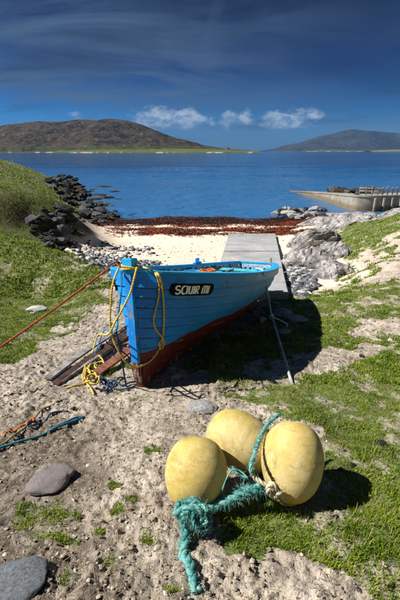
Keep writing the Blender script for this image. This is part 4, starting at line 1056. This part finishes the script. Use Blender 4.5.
V, F = [], []; c_ = BM @ Vector((LK * .56, -.06, .90))
for k in range(5):
    rope_geo(V, F, [c_ + Vector((.10 * math.cos(a + k) + .02 * k - .05, .06 * math.sin(a + k), .012 * math.sin(3 * a + k) + .008 * k)) for a in np.linspace(0, 6.2, 12)], .0085)
thing_mesh('orange_cord', V, F, M['r_orange'], 'small coil of orange cord lying across the oars in the boat', 'rope')
V, F = [], []; c_ = BM @ Vector((LK * .80, .16, z_sheer(.8) - .09))
for k in range(6):
    rope_geo(V, F, [c_ + Vector(((.10 + .012 * (k % 3)) * math.cos(a), (.085 + .012 * (k % 3)) * math.sin(a), .014 * k + .006 * math.sin(2 * a + k))) for a in np.linspace(0, 6.4, 16)], .012)
thing_mesh('coiled_rope', V, F, M['r_blue'], 'coil of blue rope on the fore thwart inside the bow', 'rope')

# ------------------------------------------------------------------ boards by the bow
def board(pa, pb, wd, th, lifta, liftb, m, label, tilt=0.0):
    a = ghit(*pa); b = ghit(*pb); a.z = gz(a.x, a.y) + lifta; b.z = gz(b.x, b.y) + liftb
    X = (b - a).normalized(); Y = Vector((0, 0, 1)).cross(X).normalized(); Z = X.cross(Y)
    Y2 = Y * math.cos(tilt) + Z * math.sin(tilt); Z2 = X.cross(Y2); L = (b - a).length
    bm = bmesh.new(); box(bm, (0, 0, 0), (L, wd, th), None, .005)
    bmesh.ops.subdivide_edges(bm, edges=[e for e in bm.edges if e.calc_length() > L * .5], cuts=10)
    for v in bm.verts: v.co.z += .010 * math.sin(v.co.x * 3.1 + wd * 40) ; v.co.y += .006 * mnoise.noise(v.co * 4)
    o = link('board', bm_mesh('board', bm), m, None, False)
    Mx = Matrix((X, Y2, Z2)).transposed().to_4x4(); Mx.translation = (a + b) / 2; o.matrix_world = Mx
    tag(o, label, 'board', 'boards lying by the bow'); return o
board((48, 381), (140, 316), .085, .025, .02, .05, M['greywood'], 'long grey weathered board left of the bow, farthest from the camera')
board((56, 386), (134, 332), .07, .03, .02, .08, M['darkwood'], 'dark brown board lying between grey board and red plank by the bow', .3)
board((60, 384), (126, 344), .045, .03, .02, .05, M['greywood'], 'narrow grey batten nearest the camera left of the bow')
board((97, 377), (146, 346), .09, .03, .03, .10, M['redwood'], 'short red brown plank end poking from under the bow', .25)
board((92, 364), (142, 334), .06, .03, .06, .12, M['darkwood'], 'dark red board on top of the pile beside the bow', .35)

# ------------------------------------------------------------------ rocks
def rock_mesh(seed, sub=3, flat=.7, rough=.35, angular=.5):
    bm = bmesh.new(); bmesh.ops.create_icosphere(bm, subdivisions=sub, radius=1.0); o = Vector((seed * 3.7, seed * 1.3, -seed * 2.1))
    pl = [Vector((random.uniform(-1, 1), random.uniform(-1, 1), random.uniform(-1, 1))).normalized() for _ in range(9)]
    for v in bm.verts:
        p = v.co.normalized()
        r = 1 + rough * mnoise.noise(p * 1.3 + o) + rough * .5 * mnoise.noise(p * 3.1 + o) + rough * .22 * mnoise.noise(p * 7 + o)
        q = p * r
        for n_ in pl:                                   # planed faces
            dd = q.dot(n_) - .72
            if dd > 0: q -= n_ * dd * angular
        v.co = Vector((q.x, q.y, q.z * flat))
    return bm_mesh('rock', bm)
RM = [rock_mesh(i, 4, random.uniform(.55, .85), .55, .85) for i in range(10)]
def rock(name, p, s, rot, m, label, cat='rock', group=None, proto=None, sink=.3, tilt=(0, 0)):
    me = (proto or random.choice(RM)).copy(); me.materials.clear(); me.materials.append(m)
    o = bpy.data.objects.new(name, me); COL.objects.link(o)
    me.polygons.foreach_set('use_smooth', [False] * len(me.polygons)) if name == 'outcrop' else me.polygons.foreach_set('use_smooth', [name in ('stone', 'dark_pebble')] * len(me.polygons))
    o.scale = s; o.rotation_euler = (tilt[0], tilt[1], rot); o.location = Vector(p) + Vector((0, 0, s[2] * (.65 - sink * 1.3)))
    return tag(o, label, cat, group)
# stones of the foreground
SM = [rock_mesh(20 + i, 4, .55, .25, .6) for i in range(5)]
def stone(px, py, wpx, hpx, m, label, proto, rot=0.0, flat=1.0, elong=1.0):
    p = gp(px, py); d_ = p.y * CP - (p.z - CAM_Z) * SP; s_ = wpx / 2 * d_ / FPX
    return rock('stone', p, (s_ * elong, s_ * .7, s_ * .95 * flat), rot, m, label, 'stone', None, proto, .12)
pur = rock_material('purple_grey_rock', (0.09, 0.08, 0.08, 1), (0.19, 0.165, 0.165, 1), (0.28, 0.255, 0.25, 1), None, .3, 8.0)
stone(51, 483, 48, 26, pur, 'purple grey flat stone on the sand at the left', SM[0], R(22), .5)
stone(202, 408, 30, 14, M['rock_grey'], 'flat grey stone on the sand beyond the buoys', SM[1], R(-12), .6)
stone(176, 378, 13, 8, M['rock_grey'], 'small pale stone just in front of the hull', SM[2], .3, .8)
stone(38, 313, 19, 11, rock_material('white_stone', (.25, .25, .25, 1), (.48, .47, .45, 1), (.66, .65, .62, 1), None, 0, 6), 'white stone lying on the turf at the left', SM[3], .2, .8)
stone(8, 590, 84, 50, rock_material('slate_rock', (.07, .08, .09, 1), (.14, .155, .17, 1), (.22, .235, .25, 1), None, .3, 5), 'blue grey boulder cut by the bottom left corner', SM[4], .5, .38)
stone(281, 316, 22, 10, M['rock_grey'], 'flat grey stone in the shade behind the stake top', SM[1], .1, .7)
stone(261, 323, 14, 12, M['rock_grey'], 'small grey stone in shade left of the stake', SM[2], 1.1, .9)
stone(296, 322, 22, 10, M['rock_grey'], 'grey slab stone in shade right of the stake', SM[3], -.3, .7)
stone(284, 333, 16, 7, M['rock_grey'], 'small flat stone in shade nearest the stake', SM[0], .1, .6)
stone(186, 351, 12, 9, rock_material('pale_chock', (.3, .27, .22, 1), (.5, .46, .4, 1), (.6, .57, .5, 1), None, 0, 6), 'pale stone in the sun under the hull', SM[2], .4, 1.0)
stone(36, 420, 8, 5, M['rock_grey'], 'little grey stone by the ropes on the left', SM[3], .4, .8)
for i, (a, b, s_) in enumerate([(383, 445, 10), (352, 466, 7), (362, 461, 5), (341, 470, 6), (334, 521, 7), (328, 512, 5), (345, 452, 4), (222, 545, 5), (362, 357, 7), (273, 560, 5), (74, 411, 5), (240, 530, 6), (376, 442, 5)]):
    p = gp(a, b); d_ = p.y * CP - (p.z - CAM_Z) * SP; r_ = s_ / 2 * d_ / FPX
    rock('dark_pebble', p, (r_, r_ * .8, r_ * .8), i, M['rock_black'], 'small black pebble on the ground near the camera', 'pebble', 'black pebbles around the buoys', RM[i % 8], .2)
# dark shore rocks on the left
def scatter_px(n, poly, smin, smax, mats, label, group, name='boulder', ymin=6, avoid_sea=False, sink=.3, proto=None):
    xs = [p[0] for p in poly]; ys = [p[1] for p in poly]; k = 0; tries = 0
    while k < n and tries < 4000:
        tries += 1
        a, b = random.uniform(min(xs), max(xs)), random.uniform(min(ys), max(ys))
        if not inside(poly, np.array([a]), np.array([b]))[0]: continue
        p = ghit(a, b, ymin)
        if p.z < SEA - .05:
            q = at(a, b, 1.0); t_ = (SEA - CAM_Z) / (q.z - CAM_Z); p = Vector((q.x * t_, t_, SEA - .05))
        d_ = p.y * CP - (p.z - CAM_Z) * SP; u = random.random() ** 1.8; r_ = (smin + (smax - smin) * u) / 2 * d_ / FPX
        rock(name, p, (r_ * random.uniform(.9, 1.3), r_ * random.uniform(.8, 1.1), r_ * random.uniform(.7, 1.0)), random.uniform(0, 6.3), random.choice(mats), label, 'rock', group, proto, sink, (random.uniform(-.3, .3), random.uniform(-.3, .3)))
        k += 1
BK, SPK, WD = M['rock_black'], M['rock_speck'], M['rock_weed']
scatter_px(44, [(26, 232), (34, 212), (62, 207), (76, 214), (82, 236), (74, 251), (56, 250), (40, 240)], 6, 19, [BK, BK, SPK], 'black boulder heaped under the left turf bank', 'boulders under the left bank', sink=.25)
scatter_px(46, [(72, 210), (90, 203), (112, 206), (121, 214), (112, 221), (90, 226), (76, 220)], 5, 15, [SPK, SPK, BK, BK], 'dark boulder on the rock shelf left of the beach', 'boulders of the left shelf', sink=.25)
scatter_px(44, [(44, 178), (60, 178), (72, 184), (88, 196), (86, 206), (70, 206), (56, 196)], 5, 14, [SPK, BK, BK], 'dark boulder beside the far left turf bank', 'boulders along the left bank', sink=.25)
scatter_px(26, [(60, 175), (78, 179), (74, 186), (92, 196), (86, 201), (66, 188)], 5, 13, [WD, WD, BK], 'brown weedy rock at the left water edge', 'weedy rocks at the left water edge', sink=.35)
for a, b, s_ in ((104, 187, 10), (113, 192, 9), (98, 196, 14), (107, 198, 12), (88, 192, 9), (92, 190, 6), (109, 187.5, 7), (118, 200, 8), (96, 199, 9)):
    q = at(a, b, 1.0); t_ = (SEA - CAM_Z) / (q.z - CAM_Z); r_ = s_ / 2 * t_ / FPX
    rock('reef_rock', (q.x * t_, t_, SEA - .02), (r_ * 1.3, r_, r_ * .38), random.uniform(-.3, .3), WD if s_ > 7 else BK, 'low reef rock in the water on the left', 'rock', 'reef rocks off the left shore', None, .3)
# boulders on the right
scatter_px(42, [(272, 214), (300, 209), (330, 212), (345, 214), (335, 222), (300, 222), (280, 220)], 6, 15, [M['rock_grey'], WD, SPK, M['rock_pale']], 'boulder in the line right of the seaweed', 'boulders across the right end of the beach', sink=.2)
for i in range(20):
    y_ = random.uniform(38, 48); x_ = 15.8 + (y_ - 38) * .02 + random.uniform(0, 2.6) - (.6 if y_ > 45 else 0); r_ = random.uniform(.4, .8)
    rock('boulder', (x_, y_, SEA + .95 - (y_ - 40) * .04), (r_, r_, r_ * .9), random.uniform(0, 6.3), random.choice([SPK, BK, WD]), 'dark boulder heaped behind the pier', 'rock', 'boulders behind the pier', None, .3)
# banded outcrop: big tilted slabs
def outcrop_mesh(seed, dip):
    bm = bmesh.new(); bmesh.ops.create_icosphere(bm, subdivisions=5, radius=1.0); o = Vector((seed * 2.3, -seed, seed * .7)); n_ = Vector((math.sin(dip), -.35, math.cos(dip))).normalized()
    pl = [Vector((random.uniform(-1, 1), random.uniform(-1, 1), random.uniform(-.2, 1))).normalized() for _ in range(7)]
    for v in bm.verts:
        p = v.co.normalized(); r = 1 + .38 * mnoise.noise(p * 1.1 + o) + .2 * mnoise.noise(p * 2.6 + o)
        q = p * r
        for m_ in pl:
            dd = q.dot(m_) - .68
            if dd > 0: q -= m_ * dd * .8
        s_ = q.dot(n_) * 4.2 + .6 * mnoise.noise(q * 1.6 + o); fr = s_ - math.floor(s_)
        q = q * (1 + .11 * (fr * fr - .4) + .05 * mnoise.noise(q * 4 + o) + .018 * abs(mnoise.noise(q * 13 + o)))
        v.co = q
    return bm_mesh('outcrop', bm)
OC = [outcrop_mesh(i + 1, .6 + .15 * i) for i in range(4)]
for i, (a, b, wpx, hpx, lb) in enumerate([
        (316, 236, 50, 26, 'large banded grey outcrop slab beside the right edge of the beach'), (332, 224, 42, 16, 'pale banded outcrop slab under the right turf crest'),
        (312, 256, 44, 26, 'banded outcrop slab nearest the slipway on the right'), (334, 268, 36, 22, 'pale outcrop slab half buried in the sandy right bank'),
        (348, 217, 34, 9, 'long low slab at the top of the outcrop under the pier'), (298, 240, 24, 16, 'small banded slab at the beach end of the outcrop'),
        (338, 248, 28, 22, 'lichened outcrop slab between the pale slabs and the turf'), (318, 220, 30, 9, 'low grey slab behind the outcrop toward the boulders'), (364, 217, 30, 8, 'pale slab under the pier corner at the top of the right bank'), (388, 214, 26, 7, 'pale slab at the right edge just below the pier wall')]):
    p = ghit(a, b + hpx * .35, 6); d_ = p.y * CP - (p.z - CAM_Z) * SP; s_ = wpx / 2 * d_ / FPX * 1.22; hz = hpx * d_ / FPX * .72
    rock('outcrop', p, (s_, s_ * .9, hz), R(-12 + 13 * (i % 3)), M['rock_pale'], lb, 'rock', None, OC[i % 4], .47, (R(4), R(-16)))
for a, b, s_ in ((95, 250, 12), (108, 249, 14), (88, 253, 9), (102, 246, 8), (118, 251, 6)):
    p = gp(a, b); d_ = p.y * CP - (p.z - CAM_Z) * SP; r_ = s_ / 2 * d_ / FPX
    rock('boulder', p, (r_, r_ * .7, r_ * .35), .2, M['rock_grey'], 'low boulder in the sand left of the bow', 'rock', 'flat boulders in the beach sand', None, .3)

# ------------------------------------------------------------------ slipway of concrete bays
slip = empty('slipway', (2.9, 14, 0)); tag(slip, 'grey concrete slipway running from behind the boat down to the beach', 'slipway')
sl_dir = .128
def slip_pt(y, f, top=True): # f 0 left .. 1 right
    xl = 1.5 + (y - 20) * .10; xr = 4.0 + (y - 20) * .172; return Vector((xl + (xr - xl) * f, y, float(prof(y)) + .16))
ys_b = [7.2, 10.2, 13.4, 16.6, 20.2]
for i in range(4):
    ya, yb = ys_b[i] + .006, ys_b[i + 1] - .006; V, F = [], []; n = 14; k = 10
    for a in range(n + 1):
        y_ = ya + (yb - ya) * a / n
        for c in range(k + 1):
            f = c / k; p_ = slip_pt(y_, f); p_.z += .012 * float(gn(p_.x * 1.3, p_.y * 1.3, 44)) + .012 * ((i * 7) % 3 - 1); V.append(p_)
    nb = len(V)
    for v_ in V[:nb]: V.append(v_ - Vector((0, 0, .75)))
    W = k + 1
    for a in range(n):
        for c in range(k):
            q = a * W + c; F += [(q, q + 1, q + W + 1, q + W), (nb + q, nb + q + W, nb + q + W + 1, nb + q + 1)]
        q = a * W; F += [(q, q + W, nb + q + W, nb + q), (q + k, nb + q + k, nb + q + W + k, q + W + k)]
    for c in range(k):
        F += [(c, nb + c, nb + c + 1, c + 1), (n * W + c, n * W + c + 1, nb + n * W + c + 1, nb + n * W + c)]
    off = Vector(slip.location); V = [v_ - off for v_ in V]
    me = mesh('concrete_bay', V, F); bm = bmesh.new(); bm.from_mesh(me)
    sharp = [e for e in bm.edges if len(e.link_faces) == 2 and e.calc_face_angle() > .9]
    bmesh.ops.bevel(bm, geom=sharp, offset=.02, segments=2, affect='EDGES'); bm.to_mesh(me); bm.free()
    link('concrete_bay', me, M['concrete'], slip, False)
# ------------------------------------------------------------------ pier
pier = empty('pier', (14, 36, SEA)); tag(pier, 'curved concrete pier sloping down into the sea on the right', 'pier')
path = [(30, 38.4), (24, 37.2), (19, 36.3), (16.2, 35.75), (14.9, 35.8), (14.25, 36.4), (14.0, 38.8), (13.8, 43), (13.55, 47), (13.1, 51), (12.5, 54.6)]
hts = [1.42, 1.42, 1.42, 1.42, 1.41, 1.40, 1.24, .98, .66, .36, .10]
pp = catmull([(x, y, h) for (x, y), h in zip(path, hts)], 8); V, F = [], []
for i, p_ in enumerate(pp):
    a, b = pp[max(i - 1, 0)], pp[min(i + 1, len(pp) - 1)]; d_ = Vector((b.x - a.x, b.y - a.y, 0)).normalized(); nrm = Vector((d_.y, -d_.x, 0))   # landward side to the left of travel
    inn_ = -Vector((-nrm.x, -nrm.y, 0)); wdt = 2.6
    o0 = Vector((p_.x, p_.y, 0)); o1 = o0 + nrm * wdt
    V += [o0 + Vector((0, 0, SEA - 1.6)) - nrm * .12, o0 + Vector((0, 0, SEA + p_.z - .14)), o0 + Vector((0, 0, SEA + p_.z - .14)) - nrm * .06, o0 + Vector((0, 0, SEA + p_.z)) - nrm * .06, o0 + Vector((0, 0, SEA + p_.z)) + nrm * .3, o0 + Vector((0, 0, SEA + p_.z - .05)) + nrm * .32, o1 + Vector((0, 0, SEA + p_.z - .08)), o1 + Vector((0, 0, SEA - 1.6))]
for i in range(len(pp) - 1):
    for q in range(8): q2 = (q + 1) % 8; F.append((i * 8 + q, i * 8 + q2, i * 8 + 8 + q2, i * 8 + 8 + q))
F += [tuple(range(8))[::-1], tuple((len(pp) - 1) * 8 + q for q in range(8))]
V = [v_ - Vector((14, 36, SEA)) for v_ in V]
me = mesh('wall', V, F); bm = bmesh.new(); bm.from_mesh(me); bmesh.ops.recalc_face_normals(bm, faces=bm.faces); bm.to_mesh(me); bm.free()
link('wall', me, M['seawall'], pier, False)
for i in range(14):
    x_ = 16.0 + i * .85; y_ = np.interp(x_, [16.2, 19, 24, 30], [35.75, 36.3, 37.2, 38.4])
    bm = bmesh.new(); box(bm, (x_ - 14, y_ - 36 - .10, .55), (.16, .42, 1.3), None, .02); link('buttress', bm_mesh('buttress', bm), M['seawall'], pier, False)
rl = empty('pier_railing', (18, 37.4, SEA + 1.4)); tag(rl, 'metal railing of close posts along the pier top on the right', 'railing')
for i in range(24):
    x_ = 14.9 + i * .5; y_ = np.interp(x_, [14.9, 16.2, 19, 24, 30], [36.6, 36.2, 36.75, 37.6, 38.8])
    bm = bmesh.new(); box(bm, (x_ - 18, y_ - 37.4, .32 + .03 * (i % 3)), (.10, .10, .72 + .06 * (i % 3)), None, .015); link('post', bm_mesh('post', bm), M['greywood'], rl, False)
for h_ in (.34, .6):
    V, F = [], []; tube(V, F, [Vector((x_ - 18, float(np.interp(x_, [14.9, 16.2, 19, 24, 30], [36.6, 36.2, 36.75, 37.6, 38.8])) - 37.4, h_)) for x_ in np.linspace(14.8, 26.6, 24)], .035, 6); link('rail', mesh('rail', V, F), M['metal'], rl)

# ------------------------------------------------------------------ loose cover: grass, clods, pebbles, weed
def sample(n, yr, xf, dens):
    y = RNG.uniform(yr[0] ** .5, yr[1] ** .5, n) ** 2; x = RNG.uniform(-1, 1, n) * xf(y)
    z = ground_z(x, y); return x, y, z
def grass_mesh(name, n, yr, hgt, wid, label, thr=.12, bend=.6):
    y = yr[0] * (yr[1] / yr[0]) ** RNG.uniform(0, 1, n); x = RNG.uniform(-1, 1, n) * (y * .60 + .45)
    zb_ = ground_base(x, y); t = turf(x, y, zb_)
    if yr[0] > 6.5: t = t * (x * 0 + 1) * ((x < 1.4 + (y - 20) * .10) | (x > 4.1 + (y - 20) * .172) | (y < 7.3))
    cl = sst(fbm(x * 9, y * 9, 3, 101) + .35 * gn(x * 40, y * 40, 7), -.38, .38)
    keep = RNG.uniform(0, 1, n) < np.where(t > thr, t * (.22 + .78 * cl), .012 * (t > 0) + .004 * (y < 5))
    keep &= RNG.uniform(0, 1, n) > .75 * peat_mask(x, y, zb_) * (y > 5)
    x, y, t = x[keep], y[keep], t[keep]; z = ground_z(x, y) - .004; m = len(x)
    L = hgt * RNG.uniform(.45, 1.35, m) * (.6 + .5 * sst(fbm(x * 3, y * 3, 2, 63), -.3, .4)); L = np.where(RNG.uniform(0, 1, m) < .02, L * 2.1, L); a = RNG.uniform(0, 2 * np.pi, m); wd = wid * RNG.uniform(.7, 1.3, m)
    bd = bend * RNG.uniform(.2, 1.3, m); dx_, dy_ = np.cos(a), np.sin(a); sx, sy = -dy_, dx_
    b = np.stack([x, y, z], 1); side = np.stack([sx, sy, 0 * sx], 1) * wd[:, None] * .5; d_ = np.stack([dx_, dy_, 0 * dx_], 1); up = np.array([0, 0, 1.0])
    mid = b + d_ * (L * bd * .28)[:, None] + up * (L * .6)[:, None]; tip = b + d_ * (L * bd)[:, None] + up * (L * (1.05 - .45 * bd))[:, None]
    Vv = np.stack([b - side, b + side, mid + side * .8, mid - side * .8, tip], 1).reshape(-1, 3)
    i0 = np.arange(m) * 5
    Ff = np.concatenate([np.stack([i0, i0 + 1, i0 + 2], 1), np.stack([i0, i0 + 2, i0 + 3], 1), np.stack([i0 + 3, i0 + 2, i0 + 4], 1)])
    me = mesh_np(name, Vv, Ff); dry = RNG.uniform(0, 1, m); tint = np.clip(.42 + .55 * fbm(x * 2.5, y * 2.5, 3, 42) + RNG.normal(0, .17, m), 0, .82); tint = np.where(dry < .17, RNG.uniform(.86, 1, m), tint)
    attr(me, 'tint', np.repeat(tint, 5)); o = link(name, me, M['blade']); return tag(o, label, 'grass', kind='stuff')
grass_mesh('turf_grass', 300000, (.75, 3.2), .036, .0036, 'short cropped green grass around the buoys')
grass_mesh('shore_grass', 420000, (3.2, 7.6), .042, .0062, 'short grass beside and behind the boat')
grass_mesh('bank_grass', 420000, (7.2, 26), .065, .016, 'grass on the banks either side of the beach', .2)
grass_mesh('far_grass', 70000, (26, 62), .16, .07, 'grass on the far left bank', .2)

_ic = bmesh.new(); bmesh.ops.create_icosphere(_ic, subdivisions=1, radius=1.0)
ICV = np.array([v.co[:] for v in _ic.verts]); ICF = np.array([[v.index for v in f.verts] for f in _ic.faces]); _ic.free()
def lumps(name, x, y, size, m, tint, label, cat, flat=.7, sink=.25, sub=True, zoff=None):
    n = len(x); z = ground_z(x, y)
    vv, ff = (ICV, ICF)
    a = RNG.uniform(0, 2 * np.pi, n); ca, sa = np.cos(a), np.sin(a)
    j = 1 + RNG.uniform(-.38, .38, (n, len(vv)))
    P = vv[None] * j[..., None] * np.stack([size * RNG.uniform(.8, 1.4, n), size * RNG.uniform(.7, 1.1, n), size * flat * RNG.uniform(.7, 1.2, n)], 1)[:, None]
    Q = np.stack([P[..., 0] * ca[:, None] - P[..., 1] * sa[:, None], P[..., 0] * sa[:, None] + P[..., 1] * ca[:, None], P[..., 2]], -1)
    Q = Q + np.stack([x, y, z + size * flat * (.7 - sink * 2)], 1)[:, None]
    Ff = (ff[None] + (np.arange(n) * len(vv))[:, None, None]).reshape(-1, 3)
    me = mesh_np(name, Q.reshape(-1, 3), Ff); attr(me, 'tint', np.repeat(tint, len(vv))); o = link(name, me, m, None, name not in ('soil_clods', 'stranded_seaweed', 'stranded_bits')); return tag(o, label, cat, kind='stuff')
# clods on the bare soil
n = 22000; y = .8 + 6.2 * RNG.uniform(0, 1, n) ** 1.5; x = RNG.uniform(-1, 1, n) * (y * .6 + .4); t = turf(x, y, ground_base(x, y)); k = (t < .45) & (fbm(x * 4, y * 4, 3, 88) > -.25); x, y = x[k], y[k]
lumps('soil_clods', x, y, .002 + .0075 * RNG.uniform(0, 1, len(x)) ** 3.5 * (1 + .3 * y), M['clod'], np.clip(RNG.normal(.5, .24, len(x)), 0, .95), 'small clods of dry soil on the trampled sand', 'soil', .65, .32)
# dead straw
n = 800; y = .85 * (6.0 / .85) ** RNG.uniform(0, 1, n); x = RNG.uniform(-1, 1, n) * (y * .58 + .35); z = ground_z(x, y) + .004; a_ = RNG.uniform(0, 6.283, n); L = RNG.uniform(.02, .09, n) * (1 + .1 * y); wd = .0007 * (1 + .5 * y); cv_ = RNG.uniform(-.5, .5, n)
x1, y1 = x + np.cos(a_) * L * .5, y + np.sin(a_) * L * .5; x2, y2 = x1 + np.cos(a_ + cv_) * L * .5, y1 + np.sin(a_ + cv_) * L * .5; z1 = ground_z(x1, y1) + RNG.uniform(.003, .014, n); z2 = ground_z(x2, y2) + RNG.uniform(.002, .02, n); sx_, sy_ = -np.sin(a_) * wd, np.cos(a_) * wd
Vs = np.stack([np.stack(q, 1) for q in ((x - sx_, y - sy_, z), (x + sx_, y + sy_, z), (x1 + sx_, y1 + sy_, z1), (x1 - sx_, y1 - sy_, z1), (x2, y2, z2))], 1).reshape(-1, 3); i0 = np.arange(n) * 5
me = mesh_np('dead_straw', Vs, np.concatenate([np.stack([i0, i0 + 1, i0 + 2], 1), np.stack([i0, i0 + 2, i0 + 3], 1), np.stack([i0 + 3, i0 + 2, i0 + 4], 1)])); attr(me, 'tint', np.repeat(RNG.uniform(.93, 1, n), 5))
tag(link('dead_straw', me, M['blade']), 'dead straw and rootlets strewn on the trampled soil', 'straw', kind='stuff')
# pebbles on the beach
def in_px(n, poly, ymin):
    xs = np.array([p[0] for p in poly], float); ys = np.array([p[1] for p in poly], float); X_, Y_ = [], []
    pts = [ghit(a, b, ymin) for a, b in poly]; wx = [p.x for p in pts]; wy = [p.y for p in pts]
    x = RNG.uniform(min(wx), max(wx), n); y = RNG.uniform(min(wy), max(wy), n); px, py = project(x, y, ground_base(x, y)); k = inside(poly, px + 4 * fbm(x, y, 2, 6), py + 2 * fbm(x, y, 2, 9)); return x[k], y[k]
parts = [in_px(9000, [(284, 297), (278, 262), (290, 260), (308, 270), (318, 286), (308, 297)], 6), in_px(7000, [(76, 258), (86, 252), (104, 255), (126, 260), (160, 262), (160, 270), (110, 274)], 6), in_px(1500, [(66, 248), (90, 240), (150, 246), (160, 256), (90, 262)], 6)]
x = np.concatenate([p[0] for p in parts]); y = np.concatenate([p[1] for p in parts])
ok = ~((x > 1.45 + (y - 20) * .10) & (x < 4.05 + (y - 20) * .172) & (y > 7.1)); x, y = x[ok], y[ok]
lumps('beach_pebbles', x, y, .018 + .085 * RNG.uniform(0, 1, len(x)) ** 3.5, M['pebble'], np.clip(RNG.normal(.42, .27, len(x)), 0, 1), 'grey and white pebbles banked beside the slipway and left bank', 'pebbles', .6, .15)
n = 2500; y = RNG.uniform(9, 26, n); x = RNG.uniform(-5.0, 6, n); ok = ~((x > 1.45 + (y - 20) * .10) & (x < 4.05 + (y - 20) * .172)) & (fbm(x * .7, y * .7, 3, 61) > .05); x, y = x[ok], y[ok]
lumps('stranded_bits', x, y, .012 + .035 * RNG.uniform(0, 1, len(x)) ** 3, M['weed'], RNG.uniform(0, .7, len(x)), 'scraps of dry weed strewn on the sand', 'seaweed', .4, .2)
# seaweed heaps: flat curled ribbons
n = 150000; y = RNG.uniform(18, 36, n); x = RNG.uniform(-9, 10, n); wv = weed_mask(x, y, ground_base(x, y)); k = RNG.uniform(0, 1, n) < (wv * sst(fbm(x * .9, y * 1.6, 4, 19), -.35, .3) + .02 * (wv > .02)); x, y, = x[k], y[k]
m_ = len(x); z = ground_z(x, y) + RNG.uniform(.0, .07, m_); L = RNG.uniform(.05, .22, m_); a_ = RNG.uniform(0, 6.283, m_); cu = RNG.uniform(-1.6, 1.6, m_); wd = RNG.uniform(.012, .035, m_); rows = []
px_, py_, pz_ = x.copy(), y.copy(), z.copy(); ang = a_.copy()
for q in range(4):
    sxn, syn = -np.sin(ang) * wd, np.cos(ang) * wd; tl = RNG.uniform(-.02, .02, m_)
    rows += [np.stack([px_ - sxn, py_ - syn, pz_ - tl], 1), np.stack([px_ + sxn, py_ + syn, pz_ + tl], 1)]
    px_ = px_ + np.cos(ang) * L / 3; py_ = py_ + np.sin(ang) * L / 3; pz_ = pz_ + RNG.uniform(-.02, .03, m_); ang = ang + cu / 3
Vw = np.stack(rows, 1).reshape(-1, 3); i0 = np.arange(m_) * 8
me = mesh_np('stranded_seaweed', Vw, np.concatenate([np.stack([i0 + 2 * q, i0 + 2 * q + 1, i0 + 2 * q + 3, i0 + 2 * q + 2], 1) for q in range(3)]))
attr(me, 'tint', np.repeat(np.clip(.42 + .5 * fbm(x * .6, y * .6, 2, 33) + RNG.normal(0, .22, m_) + np.where(y < 26.5, .22, -.25), 0, 1), 8))
tag(link('stranded_seaweed', me, M['weed']), 'red brown seaweed stranded in bands along the tide line', 'seaweed', kind='stuff')

# ------------------------------------------------------------------ the air between here and the hills
bm = bmesh.new(); box(bm, (0, 4700, 225), (18600, 9960, 480)); hz = link('haze', bm_mesh('haze', bm), None, None, False)
hm = bpy.data.materials.new('haze'); hm.use_nodes = True; t = NT(hm.node_tree)
pv = t.n('ShaderNodeVolumePrincipled'); pv.inputs['Color'].default_value = (0.22, 0.52, 1.0, 1); pv.inputs['Density'].default_value = 4.2e-5; pv.inputs['Anisotropy'].default_value = 0.0
o = t.n('ShaderNodeOutputMaterial'); t.t.links.new(pv.outputs[0], o.inputs['Volume']); hz.data.materials.append(hm); tag(hz, kind='stuff', label='thin blue sea haze over the whole bay')

# ------------------------------------------------------------------ alike rocks are told apart by their place along the heap
ONES = ['', 'first', 'second', 'third', 'fourth', 'fifth', 'sixth', 'seventh', 'eighth', 'ninth', 'tenth', 'eleventh', 'twelfth', 'thirteenth', 'fourteenth', 'fifteenth', 'sixteenth', 'seventeenth', 'eighteenth', 'nineteenth']
TENS = {2: ('twentieth', 'twenty'), 3: ('thirtieth', 'thirty'), 4: ('fortieth', 'forty'), 5: ('fiftieth', 'fifty'), 6: ('sixtieth', 'sixty')}
def ordinal(i): return ONES[i] if i < 20 else (TENS[i // 10][0] if i % 10 == 0 else TENS[i // 10][1] + ' ' + ONES[i % 10])
bylab = {}
for o in scene.objects:
    if o.parent is None and 'label' in o and o.get('category') in ('rock', 'pebble'): bylab.setdefault(o['label'], []).append(o)
for lab, os_ in bylab.items():
    if len(os_) > 1:
        os_.sort(key=lambda o: float(project(o.location.x, o.location.y, o.location.z)[0]))
        for i, o in enumerate(os_): o['label'] = lab + ', ' + ordinal(i + 1) + ' from the left'
